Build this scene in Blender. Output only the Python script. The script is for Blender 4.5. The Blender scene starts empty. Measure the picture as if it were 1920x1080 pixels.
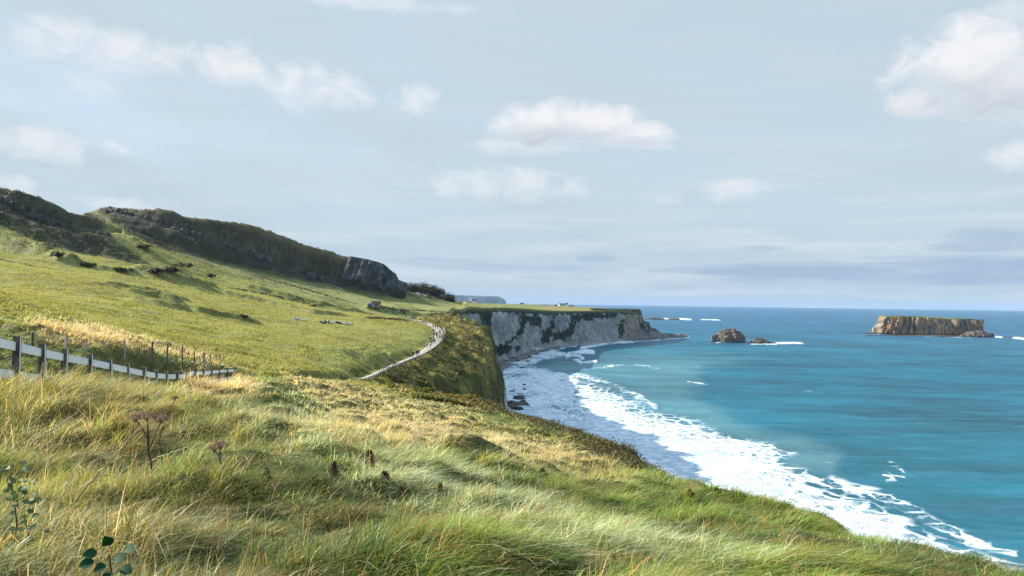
import bpy, bmesh, math, random
import numpy as np
from mathutils import Vector, Matrix

random.seed(7)
RNG = np.random.default_rng(7)
SC = bpy.context.scene
COL = SC.collection
R = math.radians

# ------------------------------------------------------------------ camera
CAM_H = 60.0                      # metres above the sea
PITCH = math.atan(26.5/1493.0)
ROLL = R(0.75)
_f = np.array([0, math.cos(PITCH), math.sin(PITCH)])
_u0 = np.array([0, -math.sin(PITCH), math.cos(PITCH)])
_r0 = np.array([1.0, 0, 0])
CAMR = _r0*math.cos(ROLL) + _u0*math.sin(ROLL)
CAMU = -_r0*math.sin(ROLL) + _u0*math.cos(ROLL)
CAMF = _f
CAMP = np.array([0, 0, CAM_H])
cd = bpy.data.cameras.new('camera')
cd.sensor_width = 36; cd.lens = 28.0
cd.clip_start = 0.1; cd.clip_end = 200000
cam = bpy.data.objects.new('camera', cd); COL.objects.link(cam)
m = Matrix.Identity(4)
for i in range(3):
    m[i][0] = CAMR[i]; m[i][1] = CAMU[i]; m[i][2] = -CAMF[i]; m[i][3] = CAMP[i]
cam.matrix_world = m
SC.camera = cam

# ------------------------------------------------------------------ light, sky
SUN_EL, SUN_AZ = R(29), R(-70)    # azimuth from +Y, negative = left
EXPOSURE = 1.25
SKY_STRENGTH = 0.095
SC.view_settings.view_transform = 'Standard'
SC.view_settings.look = 'None'
SC.view_settings.exposure = EXPOSURE
SC.view_settings.gamma = 1
SC.view_settings.use_curve_mapping = False
sd = bpy.data.lights.new('sun', 'SUN'); sd.energy = 4.8; sd.angle = R(0.5); sd.color = (1, 0.93, 0.82)
sun = bpy.data.objects.new('sun', sd); COL.objects.link(sun)
SDIR = Vector((math.sin(SUN_AZ)*math.cos(SUN_EL), math.cos(SUN_AZ)*math.cos(SUN_EL), math.sin(SUN_EL)))
sun.rotation_euler = SDIR.to_track_quat('Z', 'Y').to_euler()
SC.cycles.use_denoising = True
SC.cycles.denoiser = 'OPENIMAGEDENOISE'
SC.cycles.denoising_input_passes = 'RGB_ALBEDO_NORMAL'
SC.cycles.denoising_prefilter = 'NONE'
SC.cycles.max_bounces = 6
SC.cycles.volume_bounces = 0
SC.cycles.transparent_max_bounces = 8
SC.cycles.caustics_reflective = False
SC.cycles.caustics_refractive = False
SC.cycles.volume_step_rate = 4

class NT:
    """small helper to write node trees as expressions"""
    def __init__(s, tree): s.t = tree; s.n = tree.nodes; s.l = tree.links
    def node(s, typ, **kw):
        n = s.n.new(typ)
        for k, v in kw.items(): setattr(n, k, v)
        return n
    def put(s, sock, v):
        if v is None: return
        if hasattr(v, 'is_output') or isinstance(v, bpy.types.NodeSocket): s.l.new(v, sock)
        elif isinstance(v, (tuple, list)):
            v = tuple(v)
            if len(v) == 3 and sock.type == 'RGBA': v = v + (1,)
            sock.default_value = v
        else: sock.default_value = v
    def math(s, op, a, b=None, c=None, clamp=False):
        n = s.node('ShaderNodeMath', operation=op, use_clamp=clamp)
        for i, v in enumerate((a, b, c)): s.put(n.inputs[i], v)
        return n.outputs[0]
    def add(s, a, b): return s.math('ADD', a, b)
    def sub(s, a, b): return s.math('SUBTRACT', a, b)
    def mul(s, a, b): return s.math('MULTIPLY', a, b)
    def ss(s, v, lo, hi, a=0.0, b=1.0):
        n = s.node('ShaderNodeMapRange', interpolation_type='SMOOTHSTEP')
        s.put(n.inputs[0], v); s.put(n.inputs[1], lo); s.put(n.inputs[2], hi); s.put(n.inputs[3], a); s.put(n.inputs[4], b)
        return n.outputs[0]
    def mix(s, f, a, b, mode='MIX'):
        n = s.node('ShaderNodeMix', data_type='RGBA', blend_type=mode)
        s.put(n.inputs[0], f); s.put(n.inputs[6], a); s.put(n.inputs[7], b)
        return n.outputs[2]
    def noise(s, vec, scale, detail=4, rough=0.55, dist=0.0, dim='3D', color=False):
        n = s.node('ShaderNodeTexNoise', noise_dimensions=dim)
        s.put(n.inputs['Vector'], vec); n.inputs['Scale'].default_value = scale
        n.inputs['Detail'].default_value = detail; n.inputs['Roughness'].default_value = rough
        n.inputs['Distortion'].default_value = dist
        return n.outputs['Color' if color else 'Fac']
    def comb(s, x, y, z=0.0):
        n = s.node('ShaderNodeCombineXYZ')
        s.put(n.inputs[0], x); s.put(n.inputs[1], y); s.put(n.inputs[2], z)
        return n.outputs[0]
    def sep(s, v):
        n = s.node('ShaderNodeSeparateXYZ'); s.put(n.inputs[0], v); return n.outputs
    def vmul(s, v, t):
        n = s.node('ShaderNodeVectorMath', operation='MULTIPLY'); s.put(n.inputs[0], v); s.put(n.inputs[1], t); return n.outputs[0]
    def attr(s, name, col=True):
        n = s.node('ShaderNodeAttribute', attribute_name=name); return n.outputs['Color' if col else 'Fac']
    def bump(s, h, strength=0.3, dist=0.1):
        n = s.node('ShaderNodeBump'); s.put(n.inputs['Height'], h)
        n.inputs['Strength'].default_value = strength; n.inputs['Distance'].default_value = dist
        return n.outputs[0]
    def pos(s): return s.node('ShaderNodeNewGeometry').outputs['Position']

def sky_dir(px, py):
    cx, cy = (px-960)/1493.0, (540-py)/1493.0
    d = CAMF + cx*CAMR + cy*CAMU
    d = d/np.linalg.norm(d)
    return math.atan2(d[0], d[1]), math.asin(d[2])

def sk(r, g, b):
    # sky radiance (before the background strength) that shows as this sRGB value
    f = lambda c: ((c/255+0.055)/1.055)**2.4
    k = SKY_STRENGTH*2**EXPOSURE
    return (f(r)/k, f(g)/k, f(b)/k)
def make_world():
    w = bpy.data.worlds.new('World'); SC.world = w; w.use_nodes = True
    t = NT(w.node_tree); t.n.clear()
    out = t.node('ShaderNodeOutputWorld'); bg = t.node('ShaderNodeBackground')
    t.l.new(bg.outputs[0], out.inputs[0])
    sky = t.node('ShaderNodeTexSky', sky_type='NISHITA')
    sky.sun_disc = False; sky.sun_elevation = SUN_EL; sky.sun_rotation = SUN_AZ
    sky.altitude = 60; sky.air_density = 1.0; sky.dust_density = 0.6; sky.ozone_density = 2.0
    d = t.node('ShaderNodeTexCoord').outputs['Generated']
    x, y, z = t.sep(d)
    az = t.math('ARCTAN2', x, y); el = t.math('ARCSINE', z)
    # a layer of thin high cloud that whitens the blue, in long streaks
    p_hi = t.comb(t.mul(az, 1.6), t.add(t.mul(el, 7.0), t.mul(az, 0.9)), 0.0)
    veil = t.noise(p_hi, 1.5, 7, 0.55, 0.4)
    p_st = t.comb(t.mul(az, 2.2), t.mul(el, 26.0), 3.0)
    streak = t.noise(p_st, 1.7, 6, 0.55, 0.3)
    veil_f = t.ss(veil, 0.34, 0.64, 0.84, 1.0)
    lowf = t.ss(el, 0.02, 0.30, 1.0, 0.0)
    st_f = t.mul(t.ss(streak, 0.44, 0.68), t.add(t.mul(lowf, 0.5), 0.13))
    col = t.mix(veil_f, sky.outputs[0], sk(198, 215, 226))
    col = t.mix(t.ss(el, -0.02, 0.20, 0.62, 0.0), col, sk(179, 202, 221))
    col = t.mix(st_f, col, sk(219, 229, 237))
    # cloud coordinates, warped
    dv = t.comb(az, el, 0.0)
    nz = t.add(t.mul(t.noise(dv, 9.0, 3, 0.5, 0.3), .45), t.mul(t.noise(t.comb(az, t.mul(el, 1.35), 5.0), 24.0, 9, 0.62, 0.6), .62))
    nz = t.sub(nz, .035)
    nz2 = t.noise(t.comb(t.add(az, 0.008), t.sub(el, 0.016), 0.0), 11.0, 10, 0.62, 0.5)
    big = t.noise(dv, 5.0, 3, 0.5)
    cl = [  # px, py, half-width, half-height, opacity, greyness of base
        (190, 88, 205, 42, .80, .25), (60, 80, 150, 38, .6, .2), (150, 158, 55, 26, .45, .1), (440, 125, 78, 42, .85, .25),
        (565, 160, 80, 45, .85, .25), (650, 175, 55, 45, .8, .3), (775, 185, 48, 28, .7, .1), (85, 272, 105, 27, .72, .1), (210, 278, 28, 15, .6, .1),
        (1030, 232, 112, 50, 1.0, .9), (1090, 240, 120, 48, 1.0, .9), (1175, 256, 110, 32, .95, .7), (1000, 275, 150, 18, .5, .7),
        (960, 347, 215, 32, .68, .2), (880, 330, 90, 25, .6, .1), (1375, 356, 75, 22, .6, .15), (1235, 372, 60, 16, .4, .1),
        (1800, 125, 125, 78, 1.0, .75), (1890, 150, 150, 70, 1.0, .85), (1730, 185, 70, 36, .9, .5), (1900, 295, 48, 28, .8, .2), (1915, 20, 60, 26, .6, .2),
        (600, -6, 320, 18, .55, .0), (20, 345, 40, 16, .6, .0), (225, 383, 60, 14, .5, .0),
        (1600, 462, 480, 10, .25, .3)]
    dens = None; shade = None
    for (px, py, hw, hh, op, gr) in cl:
        a0, e0 = sky_dir(px, py)
        ra, re = hw/1493.0, hh/1493.0
        dx = t.math('DIVIDE', t.sub(az, a0), ra); dy = t.math('DIVIDE', t.sub(el, e0), re)
        q = t.sub(1.0, t.add(t.mul(dx, dx), t.mul(dy, dy)))
        q = t.math('MAXIMUM', q, -3.0)
        mass = t.add(t.mul(q, 1.05 if gr >= .5 else 0.85), t.mul(t.sub(nz, 0.5), 3.9 if gr >= .5 else 5.6))
        hard = gr >= .5
        dn = t.mul(t.ss(mass, -0.12 if hard else -0.30, .95 if hard else 1.45), op)
        # base of the cloud greyer than its top, and lit from the left
        sh = t.mul(t.ss(t.add(t.add(t.mul(dy, -1.15), .12), t.mul(t.sub(nz, 0.5), -2.2)), -0.15, 1.0), gr)
        sh = t.mul(sh, dn)
        dens = dn if dens is None else t.math('MAXIMUM', dens, dn)
        shade = sh if shade is None else t.math('MAXIMUM', shade, sh)
    ccol = t.mix(shade, sk(243, 244, 247), sk(182, 194, 209))
    col = t.mix(dens, col, ccol)
    # low flat banks of grey blue cloud far off
    bk = None
    for (px, py, hw, hh, op) in [(1560, 512, 330, 22, .8), (1850, 505, 260, 28, .8), (1860, 452, 110, 24, .55), (1115, 483, 42, 12, .5), (1430, 466, 55, 9, .45),
                                 (960, 505, 210, 13, .4), (820, 492, 130, 12, .35), (1050, 520, 130, 8, .3)]:
        a0, e0 = sky_dir(px, py)
        dx = t.math('DIVIDE', t.sub(az, a0), hw/1493.0); dy = t.math('DIVIDE', t.sub(el, e0), hh/1493.0)
        q = t.sub(1.0, t.add(t.mul(dx, dx), t.mul(dy, dy)))
        f = t.mul(t.ss(t.add(q, t.mul(t.sub(t.noise(p_st, 2.6, 7, 0.6), 0.5), 3.2)), 0.0, 0.9), op)
        bk = f if bk is None else t.math('MAXIMUM', bk, f)
    col = t.mix(bk, col, sk(162, 185, 213))
    # extra brightness added to the unseen overhead sky to lift the shade
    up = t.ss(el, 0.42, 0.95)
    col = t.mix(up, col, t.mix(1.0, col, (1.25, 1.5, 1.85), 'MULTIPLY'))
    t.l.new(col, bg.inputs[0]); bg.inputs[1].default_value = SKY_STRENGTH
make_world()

# ------------------------------------------------------------------ helpers
def at(px, py, Y):
    """world point on the line of sight of a photo pixel at forward distance Y"""
    d = CAMF + (px-960)/1493.0*CAMR + (540-py)/1493.0*CAMU
    return CAMP + d*(Y/d[1])
def on_sea(px, py, z=0.0):
    d = CAMF + (px-960)/1493.0*CAMR + (540-py)/1493.0*CAMU
    k = (z-CAM_H)/min(d[2], -1e-4)
    return CAMP + d*k
def proj(P):
    d = P-CAMP
    zc = np.maximum(d@CAMF, 0.05)
    return 960+1493*(d@CAMR)/zc, 540-1493*(d@CAMU)/zc

def _hash(ix, iy, seed):
    h = (ix.astype(np.int64)*374761393 + iy.astype(np.int64)*668265263 + seed*974634777) & 0xFFFFFFFF
    h = ((h ^ (h >> 13))*1274126177) & 0xFFFFFFFF
    h = (h ^ (h >> 16)) & 0xFFFFFFFF
    return h/4294967295.0
def perlin(x, y, seed=0):
    ix = np.floor(x); iy = np.floor(y); fx = x-ix; fy = y-iy
    ux = fx*fx*fx*(fx*(fx*6-15)+10); uy = fy*fy*fy*(fy*(fy*6-15)+10)
    def g(a, b):
        an = _hash(ix+a, iy+b, seed)*2*np.pi
        return np.cos(an)*(fx-a)+np.sin(an)*(fy-b)
    return ((g(0, 0)*(1-ux)+g(1, 0)*ux)*(1-uy)+(g(0, 1)*(1-ux)+g(1, 1)*ux)*uy)*1.5
def fbm(x, y, octv=4, seed=0, gain=0.5):
    s = 0; a = 1.0
    for k in range(octv):
        s = s+a*perlin(x*2**k+17.3*k, y*2**k-9.1*k, seed+k); a *= gain
    return s
def sstep(v, a, b):
    t = np.clip((v-a)/(b-a), 0, 1); return t*t*(3-2*t)
def poly_sd(x, y, P):
    """signed distance to a closed polygon, positive inside"""
    P = np.asarray(P, float); n = len(P)
    best = np.full(x.shape, 1e18); inside = np.zeros(x.shape, bool)
    for i in range(n):
        ax, ay = P[i]; bx, by = P[(i+1) % n]
        ex, ey = bx-ax, by-ay
        t = np.clip(((x-ax)*ex+(y-ay)*ey)/(ex*ex+ey*ey+1e-12), 0, 1)
        d = (x-ax-t*ex)**2+(y-ay-t*ey)**2
        best = np.minimum(best, d)
        c = ((ay > y) != (by > y)) & (x < (bx-ax)*(y-ay)/(by-ay+1e-12)+ax)
        inside ^= c
    return np.where(inside, 1, -1)*np.sqrt(best)
def line_d(x, y, P):
    """distance to an open polyline, arc parameter (index units) and side (+ = left)"""
    P = np.asarray(P, float)
    best = np.full(x.shape, 1e18); par = np.zeros(x.shape); side = np.zeros(x.shape)
    for i in range(len(P)-1):
        ax, ay = P[i][:2]; bx, by = P[i+1][:2]; ex, ey = bx-ax, by-ay
        t = np.clip(((x-ax)*ex+(y-ay)*ey)/(ex*ex+ey*ey+1e-12), 0, 1)
        d = (x-ax-t*ex)**2+(y-ay-t*ey)**2
        c = ex*(y-ay)-ey*(x-ax)
        mk = d < best
        best = np.where(mk, d, best); par = np.where(mk, i+t, par); side = np.where(mk, np.sign(c), side)
    return np.sqrt(best), par, side

def mesh_np(name, V, F, mat=None, parent=None, smooth=True, attrs=None, link=True):
    """V (n,3), F (m,3|4) arrays -> one mesh object"""
    me = bpy.data.meshes.new(name)
    V = np.ascontiguousarray(V, np.float32); F = np.ascontiguousarray(F, np.int32)
    k = F.shape[1]; nf = F.shape[0]
    me.vertices.add(len(V)); me.vertices.foreach_set('co', V.ravel())
    me.loops.add(nf*k); me.loops.foreach_set('vertex_index', F.ravel())
    me.polygons.add(nf)
    me.polygons.foreach_set('loop_start', np.arange(0, nf*k, k, dtype=np.int32))
    try: me.polygons.foreach_set('loop_total', np.full(nf, k, np.int32))
    except Exception: pass
    me.update(calc_edges=True)
    if smooth: me.polygons.foreach_set('use_smooth', np.ones(nf, bool))
    else: me.polygons.foreach_set('use_smooth', np.zeros(nf, bool))
    for an, av in (attrs or {}).items():
        av = np.asarray(av, np.float32)
        if av.ndim == 1:
            a = me.attributes.new(an, 'FLOAT', 'POINT'); a.data.foreach_set('value', av)
        else:
            if av.shape[1] == 3: av = np.c_[av, np.ones(len(av), np.float32)]
            a = me.attributes.new(an, 'FLOAT_COLOR', 'POINT'); a.data.foreach_set('color', np.ascontiguousarray(av, np.float32).ravel())
    if mat is not None: me.materials.append(mat)
    o = bpy.data.objects.new(name, me)
    if link: COL.objects.link(o)
    if parent is not None: o.parent = parent
    return o
def grid_faces(nr, nc, keep=None, wrap=False):
    r = np.arange(nr-1)[:, None]; c = np.arange(nc if wrap else nc-1)[None, :]
    c2 = (c+1) % nc
    F = np.stack([r*nc+c, r*nc+c2, (r+1)*nc+c2, (r+1)*nc+c], -1).reshape(-1, 4)
    if keep is not None: F = F[keep]
    return F
def compact(V, F, attrs):
    used = np.zeros(len(V), bool); used[F.ravel()] = True
    idx = np.cumsum(used)-1
    return V[used], idx[F], {k: v[used] for k, v in attrs.items()}
def tag(o, label=None, cat=None, group=None, kind=None):
    if label: o['label'] = label
    if cat: o['category'] = cat
    if group: o['group'] = group
    if kind: o['kind'] = kind
    return o
def empty(name, loc, rz=0.0):
    o = bpy.data.objects.new(name, None); o.location = loc; o.rotation_euler = (0, 0, rz)
    o.empty_display_size = 0.3
    COL.objects.link(o); return o
def bm_obj(name, bm, mat, parent=None, smooth=False):
    me = bpy.data.meshes.new(name); bm.to_mesh(me); bm.free()
    for p in me.polygons: p.use_smooth = smooth
    if mat is not None: me.materials.append(mat)
    o = bpy.data.objects.new(name, me); COL.objects.link(o)
    if parent is not None: o.parent = parent
    return o
def add_box(bm, c, s, rot=None, taper=1.0, bevel=0.0):
    r = bmesh.ops.create_cube(bm, size=1.0)
    for v in r['verts']:
        k = taper if v.co.z > 0 else 1.0
        v.co = Vector((v.co.x*s[0]*k, v.co.y*s[1]*k, v.co.z*s[2]))
        if rot is not None: v.co = rot @ v.co
        v.co += Vector(c)
    if bevel > 0:
        es = list({e for v in r['verts'] for e in v.link_edges})
        bmesh.ops.bevel(bm, geom=es, offset=bevel, segments=1, affect='EDGES')
def tube_np(pts, rad, n=5):
    """tapered tube along a polyline -> V,F (quads, open ends closed by tiny radius)"""
    pts = np.asarray(pts, float); k = len(pts)
    rad = np.broadcast_to(np.asarray(rad, float), (k,))
    tan = np.gradient(pts, axis=0); tan /= np.linalg.norm(tan, axis=1)[:, None]+1e-9
    ref = np.array([0.31, 0.17, 0.93]); a = np.cross(tan, ref); a /= np.linalg.norm(a, axis=1)[:, None]+1e-9
    b = np.cross(tan, a)
    th = np.arange(n)*2*np.pi/n
    V = (pts[:, None, :]+rad[:, None, None]*(np.cos(th)[None, :, None]*a[:, None, :]+np.sin(th)[None, :, None]*b[:, None, :])).reshape(-1, 3)
    return V, grid_faces(k, n, wrap=True)
def merge_np(parts):
    Vs, Fs, o = [], [], 0
    for V, F in parts:
        Vs.append(V); Fs.append(F+o); o += len(V)
    return np.concatenate(Vs), np.concatenate(Fs)

def new_mat(name):
    mt = bpy.data.materials.new(name); mt.use_nodes = True
    t = NT(mt.node_tree); t.n.clear()
    out = t.node('ShaderNodeOutputMaterial'); b = t.node('ShaderNodeBsdfPrincipled')
    t.l.new(b.outputs[0], out.inputs[0]); t.b = b; t.out = out
    return mt, t
def simple_mat(name, col, rough=0.7, var=0.25, scale=6.0, bump=0.0, spec=0.3):
    mt, t = new_mat(name)
    p = t.node('ShaderNodeTexCoord').outputs['Object']
    n = t.noise(p, scale, 5, 0.6)
    dark = tuple(c*(1-var) for c in col); lite = tuple(min(1, c*(1+var)) for c in col)
    t.put(t.b.inputs['Base Color'], t.mix(t.ss(n, 0.3, 0.7), dark, lite))
    t.b.inputs['Roughness'].default_value = rough
    t.b.inputs['Specular IOR Level'].default_value = spec
    if bump: t.put(t.b.inputs['Normal'], t.bump(n, bump, 0.05))
    return mt
# ------------------------------------------------------------------ the land
K0 = 20.0
def ctrl():
    px = [  # px, py, forward distance : points of the ground seen in the place
        (0, 1080, 4.5), (480, 1080, 4.6), (960, 1080, 5.2), (1400, 1080, 6.3), (1870, 1088, 7.4),
        (0, 900, 7.5), (480, 900, 8.5), (960, 905, 12), (1240, 905, 26), (1500, 980, 13.5), (1100, 965, 10.5),
        (480, 805, 13.5), (0, 770, 12), (750, 805, 22), (960, 805, 36), (1100, 835, 40), (1100, 822, 48),
        (400, 745, 26), (400, 715, 38), (560, 712, 60), (680, 726, 91), (680, 755, 48), (850, 775, 65),
        (850, 752, 100), (920, 762, 87), (1000, 792, 65), (430, 700, 66),
        # bank and stakes beside the near path
        (110, 628, 39), (220, 641, 47), (290, 657, 52), (40, 648, 33), (61, 658, 31), (285, 675, 45), (384, 690, 66), (411, 690, 85),
        # field
        (110, 600, 62), (0, 607, 60), (300, 645, 75), (430, 684, 92), (600, 692, 120),
        (0, 500, 200), (0, 462, 330), (250, 600, 140), (250, 540, 250), (250, 492, 350), (500, 620, 190), (500, 572, 320),
        (500, 540, 450), (700, 620, 260), (700, 592, 380), (700, 572, 545), (640, 545, 600), (780, 567, 640), (850, 579, 600), (850, 567, 760),
        (600, 650, 160), (380, 660, 105), (400, 522, 430), (120, 560, 150), (380, 600, 170),
        # the coast path
        (705, 703, 147), (730, 690, 165), (783, 668, 211), (815, 645, 250), (825, 626, 290), (815, 613, 330), (790, 603.5, 370), (760, 597.5, 410), (700, 594, 445),
        # grassy headland right of the path
        (860, 650, 270), (900, 655, 285), (930, 680, 275), (760, 715, 155), (850, 722, 190), (900, 740, 200), (835, 600, 400), (868, 612, 430), (800, 690, 185), (850, 690, 225),
        (-150, 720, 14), (-150, 645, 26), (-150, 618, 45), (-150, 602, 80), (-150, 530, 170), (-600, 700, 15), (-600, 600, 40), (-600, 480, 100), (0, 560, 110),
        # near hill
        (0, 345, 420), (130, 390, 430), (200, 414, 450), (288, 497, 400), (150, 472, 385), (60, 446, 375), (-200, 300, 420), (-200, 425, 340), (90, 470, 340),
        # far hill
        (175, 393, 650), (200, 388, 640), (300, 390, 640), (345, 402, 640), (480, 425, 650), (560, 455, 660), (650, 480, 670),
        (700, 490, 680), (735, 512, 690), (752, 538, 690),
        (300, 474, 585), (400, 493, 598), (500, 516, 610), (600, 532, 628), (700, 547, 655), (755, 552, 680),
        (330, 440, 612), (480, 470, 632), (560, 497, 642), (640, 520, 656), (420, 502, 540), (520, 526, 550),
        (800, 552, 760), (840, 560, 790), (240, 440, 560),
        (300, 402, 740), (480, 438, 750), (560, 468, 760), (650, 496, 765), (180, 404, 760), (735, 532, 780), (0, 368, 520), (130, 408, 540), (250, 388, 635), (415, 413, 642), (520, 440, 654), (605, 467, 664), (60, 364, 424),
        # top of the chalk cliff and the low land behind it
        (880, 578, 700), (940, 578, 800), (1000, 580, 1014), (1100, 583, 1150), (1165, 582, 1265), (1200, 586, 1330),
        (870, 573, 1200), (900, 571, 1600), (890, 569.3, 2100), (1000, 572, 1650), (1055, 574.5, 1900), (850, 568, 1500), (1090, 576, 1700), (960, 570, 2600),
    ]
    P = [at(*p) for p in px]
    P = [(p[0], p[1], p[2]-CAM_H) for p in P]
    P += [(0, 0, -1.65), (-4, 3, -1.5), (0, -12, -1.2), (-15, -12, -.3), (-30, 0, .5), (9, -12, -2.6), (7, 0, -2.5), (-9.3, 15, -1.93), (-11.8, 28, -3.75),
          (-13.5, 35, -4.3), (-20.3, 60, -6.5), (-23, 90, -9.6), (-24, 130, -13.2), (-16.2, 45, -5.2),
          (-400, 100, 35), (-300, 0, 25), (-100, 0, 5), (-60, -10, 3), (-500, 400, 85), (-900, 700, 110), (-600, 900, 70), (-300, 900, 45), (-200, 1300, 20), (-900, 2500, 10),
          (20, 10, -5), (25, 50, -10), (30, 150, -17), (40, 300, -19), (60, 700, -9), (300, 1300, -12), (400, 2200, -10), (-15, 130, -15.5), (-14, 165, -18)]
    return np.array(P)
_P = ctrl()
_T = np.c_[_P[:, 0]/(_P[:, 1]+K0), np.log(_P[:, 1]+K0)]; _S = _P[:, 2]/(_P[:, 1]+K0)
def _kern(a, b):
    d2 = ((a[:, None, :]-b[None, :, :])**2).sum(-1)
    return 0.5*d2*np.log(d2+1e-12)
_n = len(_T)
_A = np.zeros((_n+3, _n+3)); _A[:_n, :_n] = _kern(_T, _T)+np.eye(_n)*0.0003
_A[:_n, _n] = 1; _A[:_n, _n+1:] = _T; _A[_n, :_n] = 1; _A[_n+1:, :_n] = _T.T
_W = np.linalg.solve(_A, np.r_[_S, 0, 0, 0])
def z_in(x, y):
    """smooth inland surface, height above the sea"""
    sh = x.shape; x = x.ravel(); y = np.maximum(y.ravel(), -14.0)
    out = np.empty(x.shape)
    for a in range(0, len(x), 40000):
        xx, yy = x[a:a+40000], y[a:a+40000]
        T = np.c_[xx/(yy+K0), np.log(yy+K0)]
        s = _kern(T, _T)@_W[:_n]+_W[_n]+T@_W[_n+1:]
        out[a:a+40000] = s*(yy+K0)+CAM_H
    return out.reshape(sh)

COAST = np.array([(9, -60), (7.5, -15), (5.6, -2), (5.0, 8), (5.0, 13.5), (5.3, 20), (5.1, 27), (4.9, 36), (4.3, 48), (1.9, 65), (-2.1, 87), (-7.5, 102),
    (-14, 125), (-17, 150), (-15, 180), (-10.5, 205), (-6.6, 235), (-5.2, 270), (-6.0, 300), (-10.5, 340), (-18.5, 390), (-25.5, 430), (-34, 480), (-44, 560), (-46, 640),
    (-38, 715), (-12, 800), (27, 1014), (67, 1090), (107, 1148), (172, 1263), (205, 1330), (225, 1400), (235, 1500), (225, 1600), (180, 1900), (100, 2300),
    (-60, 2700), (-400, 3200), (-2000, 3600)], float)
PATH = np.array([at(*p)[:2] for p in [(300, 760, 20), (670, 717, 130), (705, 703, 147), (730, 690, 165), (783, 668, 211), (801, 657, 229), (815, 645, 250), (823, 634, 272), (825.5, 625, 290), (823, 618, 310), (814, 612, 332), (802, 607, 352), (790, 603, 371), (775, 600, 391), (760, 597, 410), (735, 595, 428), (700, 593, 446)]])
PATH = np.r_[np.array([(-7.5, -4), (-9.6, 5), (-10.9, 15), (-13.2, 28), (-15.6, 36), (-19.5, 48), (-22.6, 60), (-24.6, 90)]), PATH[1:]]
# smooth the path line
def smooth_line(P, n):
    P = np.asarray(P, float); d = np.r_[0, np.cumsum(np.linalg.norm(np.diff(P, axis=0), axis=1))]
    q = np.linspace(0, d[-1], n)
    Q = np.stack([np.interp(q, d, P[:, k]) for k in range(P.shape[1])], 1)
    for _ in range(6):
        Q[1:-1] = (Q[:-2]+2*Q[1:-1]+Q[2:])/4
    return Q
PATHS = smooth_line(PATH, 150)

_PZ = np.array([at(*p)-CAMP for p in [(670, 717, 130), (705, 703, 147), (730, 690, 165), (783, 668, 211), (801, 657, 229), (815, 645, 250), (823, 634, 272), (825.5, 625, 290), (823, 618, 310), (814, 612, 332), (802, 607, 352), (790, 603, 371), (775, 600, 391), (760, 597, 410), (735, 595, 428), (700, 593, 446)]])
PY = np.r_[[-6, 5, 15, 28, 35, 45, 60, 90], _PZ[:, 1]]; PZ = np.r_[[-1.35, -1.55, -1.95, -3.7, -4.5, -5.4, -6.8, -9.7], _PZ[:, 2]]
SKY1 = np.array([(-900, 215), (-200, 302), (0, 346), (60, 363), (100, 377), (130, 389), (165, 399), (200, 413), (230, 430)], float)
SKY2 = np.array([(-200, 470), (120, 440), (160, 402), (174, 395), (190, 389), (205, 386), (230, 389), (300, 389), (330, 396), (345, 403), (400, 409), (480, 422), (520, 436), (560, 453), (600, 466), (650, 479), (690, 486), (705, 490), (725, 499), (740, 512), (750, 527), (756, 545), (800, 556), (845, 566), (870, 572)], float)
RID1 = np.array([(-900, 430), (-200, 420), (0, 420), (130, 430), (200, 450), (230, 470)], float)
RID2 = np.array([(-200, 660), (175, 650), (300, 640), (480, 650), (560, 660), (650, 670), (700, 680), (752, 690), (800, 760), (870, 800)], float)
def los_z(px, py, y):
    cx, cy = (px-960)/1493.0, (540-py)/1493.0
    d = CAMF[None]+cx[..., None]*CAMR+cy[..., None]*CAMU
    return CAM_H+d[..., 2]/d[..., 1]*y
RIDGES = [  # hummocks, field banks and terraces: polyline of (px,py,distance), half width, height
    ([(-80, 405, 330), (0, 437, 322), (60, 461, 315), (100, 480, 308), (130, 492, 300)], 3.4, 5.0),
    ([(150, 495, 300), (190, 505, 298)], 2.4, 1.6), ([(215, 505, 300), (250, 515, 300)], 2.6, 2.2),
    ([(270, 500, 318), (330, 512, 318), (370, 520, 322)], 5.0, 3.2), ([(320, 490, 335), (350, 500, 335)], 4.0, 3.4), ([(385, 518, 340), (400, 522, 340)], 2.5, 2.2),
    ([(250, 455, 430), (270, 470, 425), (290, 480, 420)], 3.0, 3.0),
    ([(205, 541, 225), (260, 536, 228), (310, 537, 230), (345, 534, 235)], 1.7, 1.5), ([(250, 553, 205), (300, 549, 210), (330, 553, 208)], 2.2, 1.9), ([(260, 566, 190), (300, 570, 188), (345, 566, 190)], 1.8, 1.5),
    ([(375, 565, 200), (430, 566, 205), (480, 571, 205)], 1.5, 1.5), ([(180, 545, 210), (210, 548, 210)], 1.5, .9),
    ([(430, 538, 330), (500, 549, 330), (540, 560, 325), (590, 574, 310), (640, 581, 320)], 2.2, 1.5),
    ([(470, 512, 430), (540, 530, 430), (600, 549, 430), (660, 565, 440), (690, 571, 450)], 3.0, 2.4), ([(585, 556, 380), (640, 570, 380)], 2.0, 1.8),
    ([(690, 574, 500), (740, 576, 510), (800, 579, 520), (850, 583, 540)], 2.6, 3.0),
    ([(-60, 480, 260), (20, 490, 262), (60, 497, 262)], 1.5, .8),
    ([(835, 590, 440), (860, 600, 440), (872, 607, 435)], 3.0, 3.0), ([(800, 590, 420), (840, 603, 405), (860, 612, 400)], 2.4, 2.4),
]
RIDGES = [(np.array([at(*p)[:2] for p in L]), w, h) for L, w, h in RIDGES]

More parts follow.
